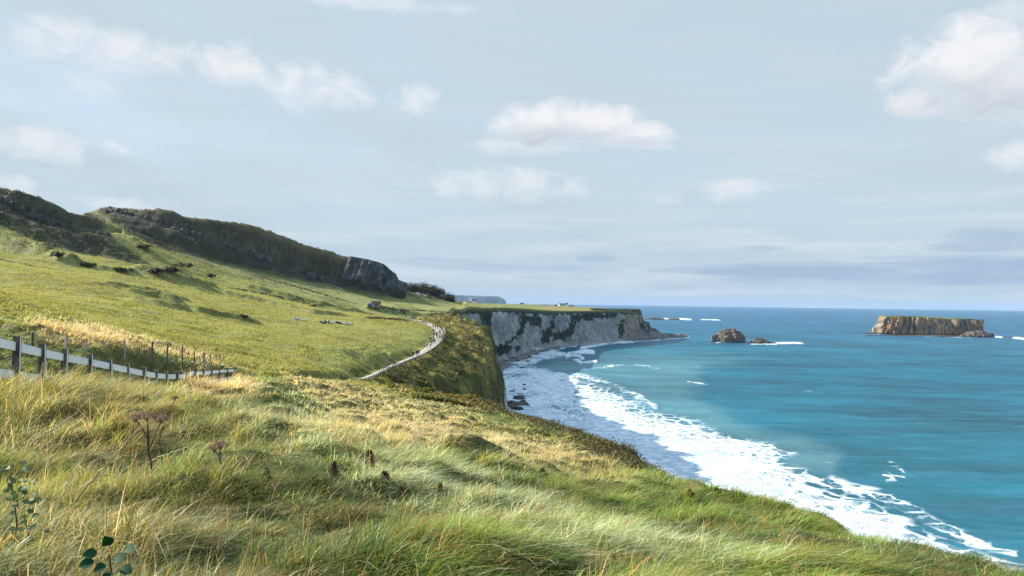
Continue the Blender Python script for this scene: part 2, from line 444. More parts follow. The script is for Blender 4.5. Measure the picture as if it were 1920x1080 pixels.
def surf(x, y, detail=True):
    """height of the land above the sea (with cliffs down to the water), and side masks"""
    z = z_in(x, y)
    dc, par, side = line_d(x, y, COAST)
    dist = dc*side                       # + on land
    pd, _, _ = line_d(x, y, PATH)
    near = 1-sstep(y, 95, 135)
    dpath = np.where(y > 100, pd, pd*2.0)
    flat = 1-np.exp(-(dpath/4.0)**2)
    px, py = proj(np.stack([x, y, z], -1))
    # crest lines of the two hills: the land falls away behind them, with a steep band below the crest
    for SK, RD, ya, yb in ((SKY1, RID1, 330, 545), (SKY2, RID2, 560, 880)):
        m = (y > ya) & (y < yb) & (px > SK[0, 0]) & (px < SK[-1, 0])
        sk_ = np.interp(px, SK[:, 0], SK[:, 1]); yr = np.interp(px, RD[:, 0], RD[:, 1])
        lim = los_z(px, sk_, y)-.45*np.maximum(y-yr, 0)
        front = yr-y
        crag = np.where(px < 760, 1, 0)*(5.0+2.5*fbm(x/30, y/90, 3, 33))*np.exp(-((front-15)/10)**2)
        z = np.where(m, np.minimum(z, lim)-crag, z)
    z = np.where(pd < 14, z+(CAM_H+np.interp(y, PY, PZ)-z)*np.exp(-(pd/np.where(y < 100, 2.2, 3.2))**4)*(y < 440), z)
    hill = np.maximum(sstep(poly_sd(px, py, HILL2), -6, 14), sstep(poly_sd(px, py, HILL1), -6, 14))*(y > 200)
    for L, w, h in RIDGES:
        d, _, sd = line_d(x, y, L)
        lump = 0.72+0.3*fbm(x/(w*4), y/(w*4), 2, 91)
        z = z+1.35*h*lump*np.exp(-(d/w)**2)
    if detail:
        # tussocks in the rough grass near the viewer
        z = z+near*flat*(0.27*fbm(x/5.0, y/5.0, 3, 3)+0.26*np.abs(fbm(x/1.5, y/1.5, 3, 11))*(.45+.75*sstep(y, 3, 12)))
        z = z+(1-near)*flat*(1-hill)*(0.55*fbm(x/26, y/26, 3, 5)+0.22*fbm(x/7, y/7, 3, 21))*(1-sstep(y, 600, 900)*0.5)
        z = z+hill*(1.7*fbm(x/46, y/46, 4, 31)+1.3*(np.abs(fbm(x/15, y/15, 4, 37))-.55))
        bul = sstep(y, 140, 175)*(1-sstep(y, 440, 480))*(1-sstep(dist, 10, 26))*flat
        z = z+bul*(2.5*fbm(x/14, y/14, 4, 41)+1.3*np.abs(fbm(x/5, y/5, 3, 43)))
    # cliff drop outside the coast line
    k = np.interp(y, [0, 90, 130, 200, 300, 430, 520, 600, 3000], [1.5, 1.5, 1.8, 6.0, 8.0, 5.0, 6.0, 30.0, 30.0])
    r = np.interp(y, [0, 60, 110, 200, 300, 430, 520, 3000], [1.0, 2.0, 4.0, 7.0, 7.0, 5.0, 1.0, 0.6])
    rock = np.where((y > 120) & (y < 520), 3.6*fbm(x/13, y/13+z/30, 4, 51), 0)
    out = np.maximum(-(dist-r*0.5+rock*(dist < r)), 0)
    z = z-k*(np.sqrt(out**2+r**2)-r)
    return z, dist, hill, pd, flat

HILL1 = [(-900, 150), (-200, 270), (0, 330), (130, 378), (197, 404), (215, 450), (292, 500), (250, 498), (170, 482), (100, 470), (60, 452), (0, 428), (-300, 380), (-900, 330)]
HILL2 = [(165, 390), (200, 374), (305, 376), (345, 389), (480, 410), (560, 440), (650, 466), (705, 476), (745, 500), (765, 540), (800, 548), (845, 556), (850, 566), (780, 560), (700, 548), (600, 534), (500, 518), (400, 492), (300, 470), (240, 440)]

def land():
    us = np.r_[np.linspace(-2.6, -0.72, 60)[:-1], np.linspace(-0.72, 0.30, 860), np.linspace(0.30, 0.6, 40)[1:]]
    ws = np.log(np.r_[np.linspace(-14, 3, 30)[:-1]+K0, np.exp(np.linspace(np.log(23), np.log(820), 900)), np.exp(np.linspace(np.log(820), np.log(3650), 130))[1:]])
    U, Wg = np.meshgrid(us, ws)
    Y = np.exp(Wg)-K0; X = U*(Y+K0)
    Z, dist, hill, pd, flat = surf(X, Y)
    # narrow the step of the near path
    Z = np.where((pd < 1.0) & (Y < 460), Z-0.04, Z)
    nr, nc = X.shape
    V = np.stack([X, Y, Z], -1).reshape(-1, 3)
    px, py = proj(V)
    x, y = V[:, 0], V[:, 1]; hill = hill.ravel(); dist = dist.ravel(); pd = pd.ravel()
    # ---- what grows where (surface colour, some hill light and shade included)
    n1 = fbm(x/30, y/30, 4, 61); n2 = fbm(x/9, y/9, 4, 63); n3 = fbm(x/3, y/3, 3, 65)
    g_field = np.array([.23, .235, .075]); g_rich = np.array([.10, .125, .022]); straw = np.array([.36, .28, .12]); brack = np.array([.17, .095, .032])
    scrub = np.array([.020, .020, .012]); heath = np.array([.038, .034, .018]); chalk = np.array([.50, .49, .46]); rockc = np.array([.16, .155, .15]); soil = np.array([.05, .042, .022])
    def mixc(c, w, col): return c+(col-c)*np.clip(w, 0, 1)[:, None]
    c = np.repeat(g_field[None], len(x), 0)
    c = mixc(c, sstep(n1+0.4*n2, 0.0, .6)*0.6, g_rich)
    c = mixc(c, sstep(n2+.3*n3, .15, .6)*0.35, np.array([.20, .15, .05]))
    # rough slope near the viewer: dark sward under the standing grass
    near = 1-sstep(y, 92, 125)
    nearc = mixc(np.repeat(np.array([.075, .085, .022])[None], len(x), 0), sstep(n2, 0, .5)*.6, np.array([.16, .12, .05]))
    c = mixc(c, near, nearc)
    # rough coast slope right of the path
    wl = sstep(y, 120, 150)*(1-sstep(dist, 8, 24)*sstep(pd, 0, 8))*(1-sstep(y, 480, 560))
    _, _, ps = line_d(x, y, PATH)
    wl = wl*((ps < 0) | (dist < 9))
    cc = mixc(np.repeat(np.array([.20, .17, .055])[None], len(x), 0), sstep(n2+.4*n3, -.05, .5), np.array([.075, .09, .027]))
    cc = mixc(cc, sstep(fbm(x/11, y/11, 3, 71), .2, .5)*.6, brack)
    cc = mixc(cc, sstep(-dist+1.2*n3, -1.5, 2.0)*.9, np.array([.034, .042, .016]))
    cc = mixc(cc, sstep(-dist, -2, 1)*sstep(n2-.3*n3, .1, .4)*.6, np.array([.10, .06, .03]))
    steep = sstep(-dist, 1.0, 4.0)*sstep(y, 140, 200)*(y < 560)
    cz = V[:, 2]+5*n2+3*n3
    cc = mixc(cc, steep*sstep(cz, 33, 25)*sstep(n3+.6*n2+.25, -.1, .2), chalk*.85)
    cc = mixc(cc, steep*sstep(n3-.2*n2, .25, .5)*.7, chalk*.6)
    c = mixc(c, wl, cc)
    # hills: dark heath and scrub, darkened further to carry the shaded faces
    hc = mixc(np.repeat(heath[None], len(x), 0), sstep(n2+.5*n1, -.15, .35), scrub)
    top = sstep(fbm(x/20, y/20, 3, 77), 0, .5)
    hc = mixc(hc, (y < 545)*sstep(n1+.4*n2, -.3, .3)*.8, np.array([.052, .068, .024]))
    hc = mixc(hc, top*.3, np.array([.085, .066, .034]))
    yr2 = np.interp(px, RID2[:, 0], RID2[:, 1]); band = np.exp(-((yr2-y-13)/11)**2)*(y > 560)+np.exp(-((np.interp(px, RID1[:, 0], RID1[:, 1])-y-13)/9)**2)*(y < 545)*(px < 215)
    hc = mixc(hc, np.clip(band, 0, 1)*sstep(n3+.5*n2, -.3, .3)*.9, np.array([.075, .068, .055]))
    hc = mixc(hc, (y > 560)*sstep(y-yr2, -6, 0)*.8, np.array([.16, .13, .06]))  # sunlit rim along the crest painted in as a golden tone
    c = mixc(c, hill*.97, hc)
    # rough ground between field and far hill
    fr = sstep(poly_sd(px, py, [(300, 470), (400, 490), (500, 516), (600, 532), (760, 552), (760, 558), (620, 548), (520, 535), (430, 522), (340, 505)]), -4, 5)*(y > 300)
    c = mixc(c, fr*sstep(n2+.4*n3, -.2, .3)*.75, np.array([.11, .10, .04]))
    # ridges of rushes and hedge banks
    for L, w, h in RIDGES:
        d, _, _ = line_d(x, y, L)
        c = mixc(c, np.exp(-(d/(w*1.1))**2)*.75*sstep(n3, -.4, .2), np.array([.065, .06, .025]))
    # trampled verge of the path
    c = mixc(c, np.exp(-(pd/2.6)**2)*(y > 100)*.55, np.array([.27, .20, .09]))
    # fields on the far low land
    farw = sstep(y, 900, 1050)
    fc = np.where((np.sin(x*.011+y*.004)+np.sin(y*.006) > .6)[:, None], np.array([.20, .16, .07]), np.array([.14, .16, .04]))
    c = mixc(c, farw*.8, fc)
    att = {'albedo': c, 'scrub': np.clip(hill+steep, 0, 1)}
    F = grid_faces(nr, nc)
    zc = V[F].mean(1)
    keep = (V[F][:, :, 2].max(1) > -2.5) & ~((dist[F].min(1) < -.8) & (y[F].mean(1) > 590))
    F = F[keep]; zc = zc[keep]; hf = hill[F].mean(1); yf = zc[:, 1]
    reg = np.where(yf < 112, 0, np.where(hf > .5, 2, np.where(yf > 740, 3, 1)))
    for k, nm in enumerate(['ground', 'field', 'hills', 'headland']):
        v, f, a = compact(V, F[reg == k], att)
        o = mesh_np(nm, v, f, M['land'], attrs=a); o['kind'] = 'structure'

def land_mat():
    mt, t = new_mat('land'); p = t.pos()
    c = t.attr('albedo')
    n1 = t.noise(p, 0.9, 6, 0.65); n2 = t.noise(p, 0.13, 5, 0.6)
    c = t.mix(t.mul(t.ss(n1, .35, .7), .55), c, t.mix(1.0, c, (.45, .5, .45), 'MULTIPLY'))
    c = t.mix(t.mul(t.ss(n2, .35, .7), .45), c, t.mix(1.0, c, (1.35, 1.25, 1.0), 'MULTIPLY'))
    t.put(t.b.inputs['Base Color'], c)
    t.b.inputs['Roughness'].default_value = .85; t.b.inputs['Specular IOR Level'].default_value = .12
    h = t.add(t.mul(n1, .35), t.mul(n2, 1.2))
    t.put(t.b.inputs['Normal'], t.bump(h, 0.9, 0.9))
    return mt

# ------------------------------------------------------------------ chalk cliff
def cliff_mat(name='chalk', k=1.0, wcol=(.30, .24, .15)):
    mt, t = new_mat(name); p = t.pos()
    pv = t.vmul(p, (1, 1, .35))
    veg = t.attr('veg', False); warm = t.attr('warm', False)
    n = t.noise(pv, .12, 7, .62); n2 = t.noise(pv, .5, 6, .65); n3 = t.noise(p, .07, 5, .6)
    rock = t.mix(t.ss(n, .32, .68), (.42, .425, .42), (.22, .23, .225))
    rock = t.mix(t.mul(t.ss(n2, .54, .72), .6), rock, (.2, .205, .195))
    cr = t.noise(t.vmul(p, (1, 1, .16)), .33, 5, .7, .6)
    rock = t.mix(t.mul(t.ss(t.math('ABSOLUTE', t.sub(cr, .5)), .030, .0), .6), rock, (.12, .122, .12))
    bed = t.noise(t.vmul(p, (.12, .12, 1.6)), .3, 4, .6, .3)
    rock = t.mix(t.mul(t.ss(bed, .54, .66), .35), rock, (.22, .225, .21))
    rock = t.mix(t.mul(warm, t.ss(n3, .3, .6)), rock, wcol)
    rock = t.mix(1.0, rock, (k, k*.985, k*.98), 'MULTIPLY')
    v = t.ss(t.add(veg, t.add(t.mul(t.sub(n, .5), 1.7), t.mul(t.sub(n2, .5), 1.3))), .27, .54)
    green = t.mix(t.ss(n2, .35, .65), (.020, .028, .017), (.052, .056, .03))
    col = t.mix(v, rock, green)
    col = t.mix(t.attr('turf', False), col, t.mix(n2, (.10, .115, .03), (.18, .165, .05)))
    t.put(t.b.inputs['Base Color'], col)
    t.b.inputs['Roughness'].default_value = .9; t.b.inputs['Specular IOR Level'].default_value = .1
    t.put(t.b.inputs['Normal'], t.bump(t.add(n, t.mul(n2, .4)), 1.0, 2.5))
    return mt

VEG = [  # dark creeper patches on the chalk, outlined where they grow (photo px)
    [(850, 560), (1215, 570), (1215, 585), (1160, 589), (1100, 590), (1060, 589), (1010, 591), (985, 590), (960, 584), (925, 584), (919, 600), (921, 622), (910, 612), (905, 600), (899, 590), (880, 588), (850, 588)],
    [(898, 625), (905, 636), (925, 645), (942, 648), (975, 650), (960, 655), (940, 668), (900, 668), (890, 650)],
    [(978, 590), (1006, 591), (998, 601), (984, 610), (978, 624), (962, 642), (950, 644), (966, 628), (976, 610)],
    [(1008, 593), (1015, 595), (1014, 610), (1000, 609), (990, 606)],
    [(1036, 592), (1040, 594), (1041, 612), (1036, 622), (1030, 640), (1017, 642), (1018, 622), (1026, 618)],
    [(1070, 590), (1078, 594), (1077, 622), (1060, 634), (1036, 638), (1038, 626), (1060, 620), (1069, 612)],
    [(1072, 588), (1150, 588), (1152, 594), (1110, 597), (1086, 601), (1076, 600)],
    [(1160, 608), (1168, 602), (1172, 632), (1162, 630)]]
def cliff():
    pts = smooth_line(COAST[24:34], 1000)
    pts = pts[:900]
    dr = np.gradient(pts, axis=0); dr /= np.linalg.norm(dr, axis=1)[:, None]
    nrm = np.c_[dr[:, 1], -dr[:, 0]]
    s = np.r_[0, np.cumsum(np.linalg.norm(np.diff(pts, axis=0), axis=1))]
    zt = surf(pts[:, 0], pts[:, 1])[0]
    nt = 80; t = np.linspace(0, 1, nt)
    T, Sx = np.meshgrid(t, s); ZT = np.repeat(zt[:, None], nt, 1)
    zz = ZT*(1-T)-2.0*T
    zz[:, 0] = zt-0.9; zz[:, 1] = zt-.25
    big = 6.5*fbm(Sx/42, zz/90, 4, 101)+3.6*fbm(Sx/12, zz/40, 4, 107)+1.5*fbm(Sx/4, zz/8, 4, 111)-1.6*np.abs(fbm(Sx/7, zz/60, 3, 113))
    off = 1.0+5*T+np.clip((T-.85)/.15, 0, 1)**1.5*4+np.clip(big, -4, 9)*np.clip(T*9, 0, 1)
    off[:, 1] = np.maximum(off[:, 1], .8)
    for k, o_ in ((-3, -16.), (-2, -9.), (-1, -4.)):
        pass
    off = np.c_[np.full(len(s), -18.), np.full(len(s), -10.), np.full(len(s), -5.), np.full(len(s), -1.0), off[:, 1:]]
    zz = np.c_[zz[:, :4], zz[:, 1:]]
    for k in range(4):
        q = pts+nrm*off[:, k, None]; zz[:, k] = surf(q[:, 0], q[:, 1], False)[0]-(.9 if k == 0 else .15)+.3*fbm(q[:, 0]/4, q[:, 1]/4, 3, 117)
    T = np.c_[np.zeros((len(s), 3)), T]; Sx = np.c_[Sx[:, :3], Sx]
    V = np.stack([pts[:, 0, None]+nrm[:, 0, None]*off, pts[:, 1, None]+nrm[:, 1, None]*off, zz], -1).reshape(-1, 3)
    px, py = proj(V)
    veg = np.full(len(V), -.15)
    for P in VEG:
        veg = np.maximum(veg, sstep(poly_sd(px, py, P)+5.5*fbm(Sx.ravel()/12, V[:, 2]/10, 5, 119), -7, 6)*.92)
    veg = np.maximum(veg, (0.8*(T < .025)+.6*(T > .9)*(Sx < 260)).ravel())
    warm = sstep(px, 1150, 1185)
    o = mesh_np('cliff', V, grid_faces(*T.shape), M['chalk'], attrs={'veg': veg, 'warm': warm, 'turf': (T < .012).astype(float).ravel()}); o['kind'] = 'structure'
    # the stepped rocky point at the end of the cliff
    xs = np.arange(150, 345, 1.3); ys = np.arange(1215, 1580, 1.8); X, Y = np.meshgrid(xs, ys)
    def S(P, w, sd):
        d = poly_sd(X, Y, P)+fbm(X/16, Y/16, 4, sd)*7
        return sstep(d, -w, w)
    s3 = S([(140, 1225), (185, 1268), (240, 1340), (290, 1425), (322, 1466), (300, 1492), (250, 1520), (140, 1520)], 5, 121)
    s2 = S([(140, 1228), (180, 1276), (215, 1335), (250, 1390), (268, 1440), (262, 1500), (230, 1550), (140, 1550)], 6, 123)
    s2b = S([(140, 1230), (178, 1285), (212, 1345), (243, 1400), (252, 1450), (240, 1520), (140, 1550)], 4, 125)
    s1 = S([(140, 1230), (172, 1280), (200, 1335), (222, 1390), (232, 1450), (222, 1550), (140, 1560)], 4, 127)
    Z = -3+7*s3+9*s2+13*s2b+np.clip(24*s1, 0, 24)
    rough = fbm(X/14, Y/14, 5, 131)*3.0+np.abs(fbm(X/5, Y/5, 4, 133))*1.6
    Z = Z+rough*np.clip(s3*1.5, 0, 1)*(1-.75*s1)
    V = np.stack([X, Y, Z], -1).reshape(-1, 3)
    gx, gy = np.gradient(Z, 1.3, axis=1), np.gradient(Z, 1.8, axis=0)
    slope = np.hypot(gx, gy)
    veg = np.clip(1.1-slope*.9, 0, 1)*sstep(Z, 7, 12)
    veg = np.maximum(veg, .45*sstep(Z, 9, 14))
    o = mesh_np('rocky_point', V, grid_faces(*X.shape), M['point'], attrs={'veg': veg.ravel(), 'warm': (sstep(Z, 30, 40)+.5*sstep(-Z, -8, -2)).ravel()}); o['kind'] = 'structure'
    # boulder beach under the cliff
    sh = smooth_line(np.array([(-6, 330), (-13, 420), (-22, 520), (-24, 600), (-18, 660), (-10, 717), (13, 853), (47, 1030), (108, 1163), (178, 1280), (215, 1340)]), 700)
    inn = smooth_line(np.array([(-30, 330), (-38, 420), (-55, 520), (-62, 640), (-48, 715), (-34, 760), (-22, 800), (16, 1014), (57, 1090), (97, 1148), (162, 1268)]), 700)
    nt = 46; t = np.linspace(-.25, 1, nt)[None, :]
    X = sh[:, 0, None]*(1-t)+inn[:, 0, None]*t; Y = sh[:, 1, None]*(1-t)+inn[:, 1, None]*t
    Z = np.where(t < 0, t*6, 7.5*t**.8 if False else 7.5*np.clip(t, 0, 1))
    Z = Z+np.abs(fbm(X/5, Y/5, 4, 141))*2.0-.5+.6*fbm(X/18, Y/18, 3, 143)
    V = np.stack([X, Y, Z], -1).reshape(-1, 3); px, py = proj(V)
    white = sstep(poly_sd(px, py, [(941, 656), (952, 652), (985, 651), (997, 653), (985, 661), (960, 666), (946, 666)]), -1.5, 1.5)
    white = np.maximum(white, .75*sstep(poly_sd(px, py, [(1000, 652), (1040, 645), (1100, 640), (1170, 635), (1170, 638), (1100, 643), (1040, 649), (1004, 657)]), -1, 1))
    o = mesh_np('beach', V, grid_faces(*X.shape), M['shingle'], attrs={'white': white}); o['kind'] = 'structure'

def shingle_mat():
    mt, t = new_mat('shingle'); p = t.pos()
    n = t.noise(p, .35, 6, .65); v = t.node('ShaderNodeTexVoronoi'); t.put(v.inputs['Vector'], p); v.inputs['Scale'].default_value = .55
    c = t.mix(t.ss(n, .35, .65), (.055, .055, .05), (.22, .21, .19))
    c = t.mix(t.attr('white', False), c, t.mix(t.ss(n, .35, .65), (.62, .62, .60), (.46, .46, .45)))
    t.put(t.b.inputs['Base Color'], c); t.b.inputs['Roughness'].default_value = .85
    t.put(t.b.inputs['Normal'], t.bump(t.add(n, v.outputs['Distance']), .9, 1.0))
    return mt

# rock face at the end of the far hill
def rock_faces():
    def face(name, top, bot, n, nt, amp, seed, warm=0.0):
        A = smooth_line(np.array([at(*p) for p in top]), n); B = smooth_line(np.array([at(*p) for p in bot]), n)
        t = np.linspace(0, 1, nt)[None, :, None]
        P = A[:, None, :]*(1-t)+B[:, None, :]*t
        s = np.r_[0, np.cumsum(np.linalg.norm(np.diff(A, axis=0), axis=1))][:, None]+0*P[..., 2]
        dr = np.gradient(A[:, :2], axis=0); dr /= np.linalg.norm(dr, axis=1)[:, None]+1e-9
        nr = np.c_[dr[:, 1], -dr[:, 0]]
        edge = np.minimum(np.minimum(t[..., 0]*6, (1-t[..., 0])*6), 1)
        es0 = np.minimum(s, s.max()-s)/s.max()*9; jag = .35*fbm(s/6, P[..., 2]/6, 3, seed+15)
        edge = np.clip(np.minimum(edge, es0)+jag, -.6, 1.1)
        d = np.where(edge > 0, amp*(.55+1.1*fbm(s/10, P[..., 2]/34, 4, seed)+.6*fbm(s/3, P[..., 2]/14, 3, seed+5))*edge, edge*9)
        P[..., 0] += nr[:, 0, None]*d; P[..., 1] += nr[:, 1, None]*d
        V = P.reshape(-1, 3)
        es = np.minimum(np.minimum(t[..., 0], 1-t[..., 0])*3, .35); es = np.minimum(es, np.minimum(s, s.max()-s)/s.max()*2.2) if n < 140 else es
        veg = ((.62 if n < 140 else .48)-1.5*es)+.55*fbm(s/7, P[..., 2]/7, 3, seed+9)+(.12 if n < 140 else -.15)
        o = mesh_np(name, V, grid_faces(n, nt), M['crag'], attrs={'veg': veg.ravel(), 'warm': np.full(len(V), warm)}); o['kind'] = 'structure'
    face('rock_face', [(655, 480, 652), (690, 486, 650), (718, 494, 652), (738, 509, 658), (750, 528, 668), (754, 540, 690)],
         [(640, 522, 640), (680, 533, 640), (705, 542, 642), (730, 547, 646), (748, 549, 655), (757, 549, 680)], 220, 60, 5.0, 201)
    def outcrop(line, n, size, seed):
        g = np.random.default_rng(seed); parts = []; att = []
        L = smooth_line(np.array(line, float), 60)
        bm = bmesh.new(); bmesh.ops.create_icosphere(bm, subdivisions=3, radius=1); bm.verts.ensure_lookup_table()
        U = np.array([v.co for v in bm.verts]); F = np.array([[v.index for v in f.verts] for f in bm.faces]); bm.free()
        for i in range(n):
            px, py, Y = L[g.integers(0, 60)]; p = at(px+g.normal(0, 4), py+g.normal(0, 3.0), Y)
            x, y = p[0], p[1]; z = float(surf(np.array([x]), np.array([y]))[0][0])
            r = size*g.uniform(.35, 1.15)
            k = 1+.45*fbm(U[:, 0]*1.5+i, U[:, 1]*1.5+U[:, 2]*.6, 4, seed+i)+.25*np.abs(fbm(U[:, 2]*2.5+i, U[:, 0]*3, 3, seed+40+i))
            V = U*k[:, None]*np.array([r*g.uniform(.7, 1.3), r*g.uniform(.5, .9), r*g.uniform(.8, 1.5)])
            a = g.uniform(0, 3.1); V[:, :2] = V[:, :2]@np.array([[math.cos(a), math.sin(a)], [-math.sin(a), math.cos(a)]])
            parts.append((V+np.array([x, y, z-.1*r]), F)); 
        V, F = merge_np(parts)
        o = mesh_np('rock_outcrop', V, F, M['crag'], attrs={'veg': .12+.5*fbm(V[:, 0]/5, V[:, 2]/5, 3, seed), 'warm': np.zeros(len(V))}); o['kind'] = 'structure'
    outcrop([(462, 440, 634), (482, 443, 632), (505, 452, 632)], 16, 3.2, 221)
    outcrop([(596, 476, 646), (618, 482, 646), (640, 490, 646)], 16, 3.0, 231)
    outcrop([(318, 416, 624), (345, 420, 624), (375, 428, 626)], 18, 2.8, 241)
    outcrop([(545, 457, 644), (570, 464, 644), (590, 470, 644)], 12, 2.6, 251)
    outcrop([(420, 428, 628), (445, 434, 628)], 8, 2.4, 256)
    outcrop([(-10, 354, 408), (20, 362, 408), (60, 374, 410), (100, 394, 412), (112, 404, 410)], 40, 2.0, 261)
    outcrop([(195, 398, 640), (240, 402, 634), (300, 408, 628)], 20, 2.0, 271)
    outcrop([(150, 425, 425), (190, 440, 420), (210, 452, 418)], 10, 1.4, 281)
# ------------------------------------------------------------------ the sea
FOAM = [(1075, 706), (1110, 713), (1145, 728), (1180, 743), (1262, 776), (1340, 801), (1430, 824), (1490, 842), (1508, 856), (1465, 868), (1500, 890), (1545, 915), (1605, 926), (1650, 945), (1690, 958),
        (1730, 985), (1770, 995), (1850, 1027), (1925, 1048), (2100, 1110), (2300, 1400), (1400, 1400), (1100, 960), (960, 790), (962, 757), (1010, 752), (1070, 742)]
INNER = [(938, 690), (965, 682), (1000, 688), (1060, 700), (1085, 712), (1080, 760), (1190, 830), (1300, 940), (1000, 900), (900, 770)]
WASH = [(945, 685), (985, 672), (1010, 662), (1040, 655), (1060, 660), (1062, 668), (1020, 676), (985, 690), (960, 694)]
LINES = [  # breaking wave lines (px polyline, half width px, strength)
    ([(1090, 653), (1110, 650), (1140, 645), (1185, 641)], 2.2, 1.0), ([(1062, 669), (1080, 662), (1100, 660), (1112, 662)], 4.0, 1.0), ([(1068, 664), (1085, 668), (1092, 672)], 3.2, .95),
    ([(1078, 676), (1092, 682), (1118, 678)], 2.2, .9), ([(1090, 684), (1082, 677)], 2.0, .8),
    ([(1035, 664), (1060, 661)], 2.2, .6), ([(1000, 668), (1040, 655), (1085, 648), (1150, 643), (1200, 640)], 1.0, .7), ([(1200, 640), (1250, 636), (1285, 632)], 1.1, .6),
    ([(1272, 628), (1290, 632)], 1.6, .7), ([(1340, 643), (1392, 641)], .8, .35), ([(1408, 645), (1455, 645)], 1.2, .7), ([(1455, 643.5), (1480, 643), (1505, 643.5)], 1.8, .95),
    ([(1245, 597.5), (1252, 598)], 1.3, .8), ([(1275, 598), (1295, 599)], 1.5, .95), ([(1315, 599), (1350, 600)], 1.1, .75),
    ([(1730, 630), (1770, 631), (1820, 631.5)], 1.0, .75), ([(1858, 630), (1878, 632)], 2.0, .9), ([(1900, 633), (1925, 636)], 1.8, .9), ([(1605, 624.5), (1650, 627)], .7, .3),
    ([(1668, 868), (1688, 882), (1695, 893), (1680, 897), (1658, 894)], 7.0, .27), ([(1545, 862), (1560, 866)], 4, .25), ([(1535, 808), (1545, 812)], 3, .25),
    ([(1560, 905), (1640, 925), (1700, 955), (1770, 992), (1850, 1027), (1900, 1045)], 15, .33), ([(1500, 890), (1548, 908)], 10, .33), ([(1480, 892), (1530, 900), (1552, 912)], 5, .3),
    ([(1110, 690), (1180, 684), (1240, 690)], 2.5, .3), ([(1080, 705), (1130, 715), (1190, 740), (1230, 765)], 7, .36), ([(1290, 715), (1330, 722)], 2, .36)]
def sea():
    f = 796.0
    az = np.r_[np.linspace(-88, -20, 20)[:-1], np.linspace(-20, 36, 640), np.linspace(36, 88, 16)[1:]]*math.pi/180
    q = np.r_[np.linspace(1/60., 1/170., 40)[:-1], np.linspace(1/170., 1/9000., 620), np.linspace(1/9000., 1/28000., 24)[1:]]
    A, Q = np.meshgrid(az, q); Rr = 1/Q
    X = Rr*np.sin(A); Y = Rr*np.cos(A)
    P = np.stack([X, Y, 0*X], -1)
    px, py = proj(P)
    nz = fbm(X/22, Y/40, 4, 301); nz2 = fbm(X/60, Y/120, 3, 305)
    sc = np.clip((py-566)/200, .12, 1.5)
    dF = poly_sd(px+nz*14*sc, py+nz2*9*sc, FOAM)
    foam = sstep(dF, -16, 30)*.50+sstep(dF, 5, 80)*.26+.10*nz*sstep(dF, 0, 20)
    # thin lace where the foam slides back inshore, denser near the edge
    dI = poly_sd(px+nz*10*sc, py+nz2*6*sc, INNER)
    foam = np.maximum(foam*(1-.12*sstep(dI, -4, 20)), .60*sstep(dI, -8, 10)*(1+.5*nz+.35*nz2))
    dW = poly_sd(px, py, WASH)
    foam = np.maximum(foam, .60*sstep(dW, -5, 6)*(.95+.5*nz))
    for L, w, s in LINES:
        d, _, _ = line_d(px+nz*4*sc, py+nz*2.5*sc, L)
        foam = np.maximum(foam, s*np.clip(1+.55*nz+.4*nz2, .3, 1.3)*np.exp(-(d/w)**2))
    # water colour: silt and aerated water near the surf, turquoise shallows, deep blue beyond
    near = sstep(1/Rr, 1/1500., 1/300.)
    mid = sstep(1/Rr, 1/6000., 1/1100.)
    deep = np.array([.006, .066, .125]); tq = np.array([.001, .078, .103]); md = np.array([.003, .080, .118])
    c = deep+(md-deep)*mid[..., None]; c = c+(tq-c)*near[..., None]
    milky = np.maximum.reduce([sstep(poly_sd(px+nz*18*sc, py+nz2*12*sc, [(1040, 665), (1200, 655), (1420, 672), (1330, 690), (1300, 740), (1430, 800), (1560, 850), (1540, 880), (1400, 850), (1100, 730), (1000, 700)]), -14, 26)*.55,
                               sstep(poly_sd(px, py, [(1420, 815), (1500, 820), (1580, 850), (1560, 890), (1480, 880)]), -14, 12)*.65])
    c = c+(np.array([.09, .19, .20])-c)*milky[..., None]
    # light and shade of long swell painted into the water colour
    band = fbm(X/170+Y/900, Y/130, 4, 311)
    band2 = fbm(X/110+Y/300, Y/34, 4, 313)
    c = c*(1+.34*np.clip(band, -.8, .8)+.30*np.clip(band2, -.8, .8))[..., None]
    Z = .5*fbm(X/30, Y/15, 3, 321)+.4*np.sin((Y*.9-X*.25)/7+2*fbm(X/90, Y/90, 2, 323))
    for L, w, s in LINES[:5]+[LINES[-2]]:
        d, _, _ = line_d(px, py, L); Z = Z+1.5*s*np.exp(-(d/(w*1.1))**2)
    Z = Z+.25*foam*fbm(X/3, Y/5, 3, 331)
    V = np.stack([X, Y, Z*np.clip(1-(Rr-3000)/3000, 0, 1)], -1).reshape(-1, 3)
    o = mesh_np('sea', V, grid_faces(*X.shape)[:, ::-1], M['sea'], attrs={'foam': foam.ravel(), 'wcol': c.reshape(-1, 3), 'far': (1-np.clip(Q*900, 0, 1)).ravel()}); o['kind'] = 'structure'

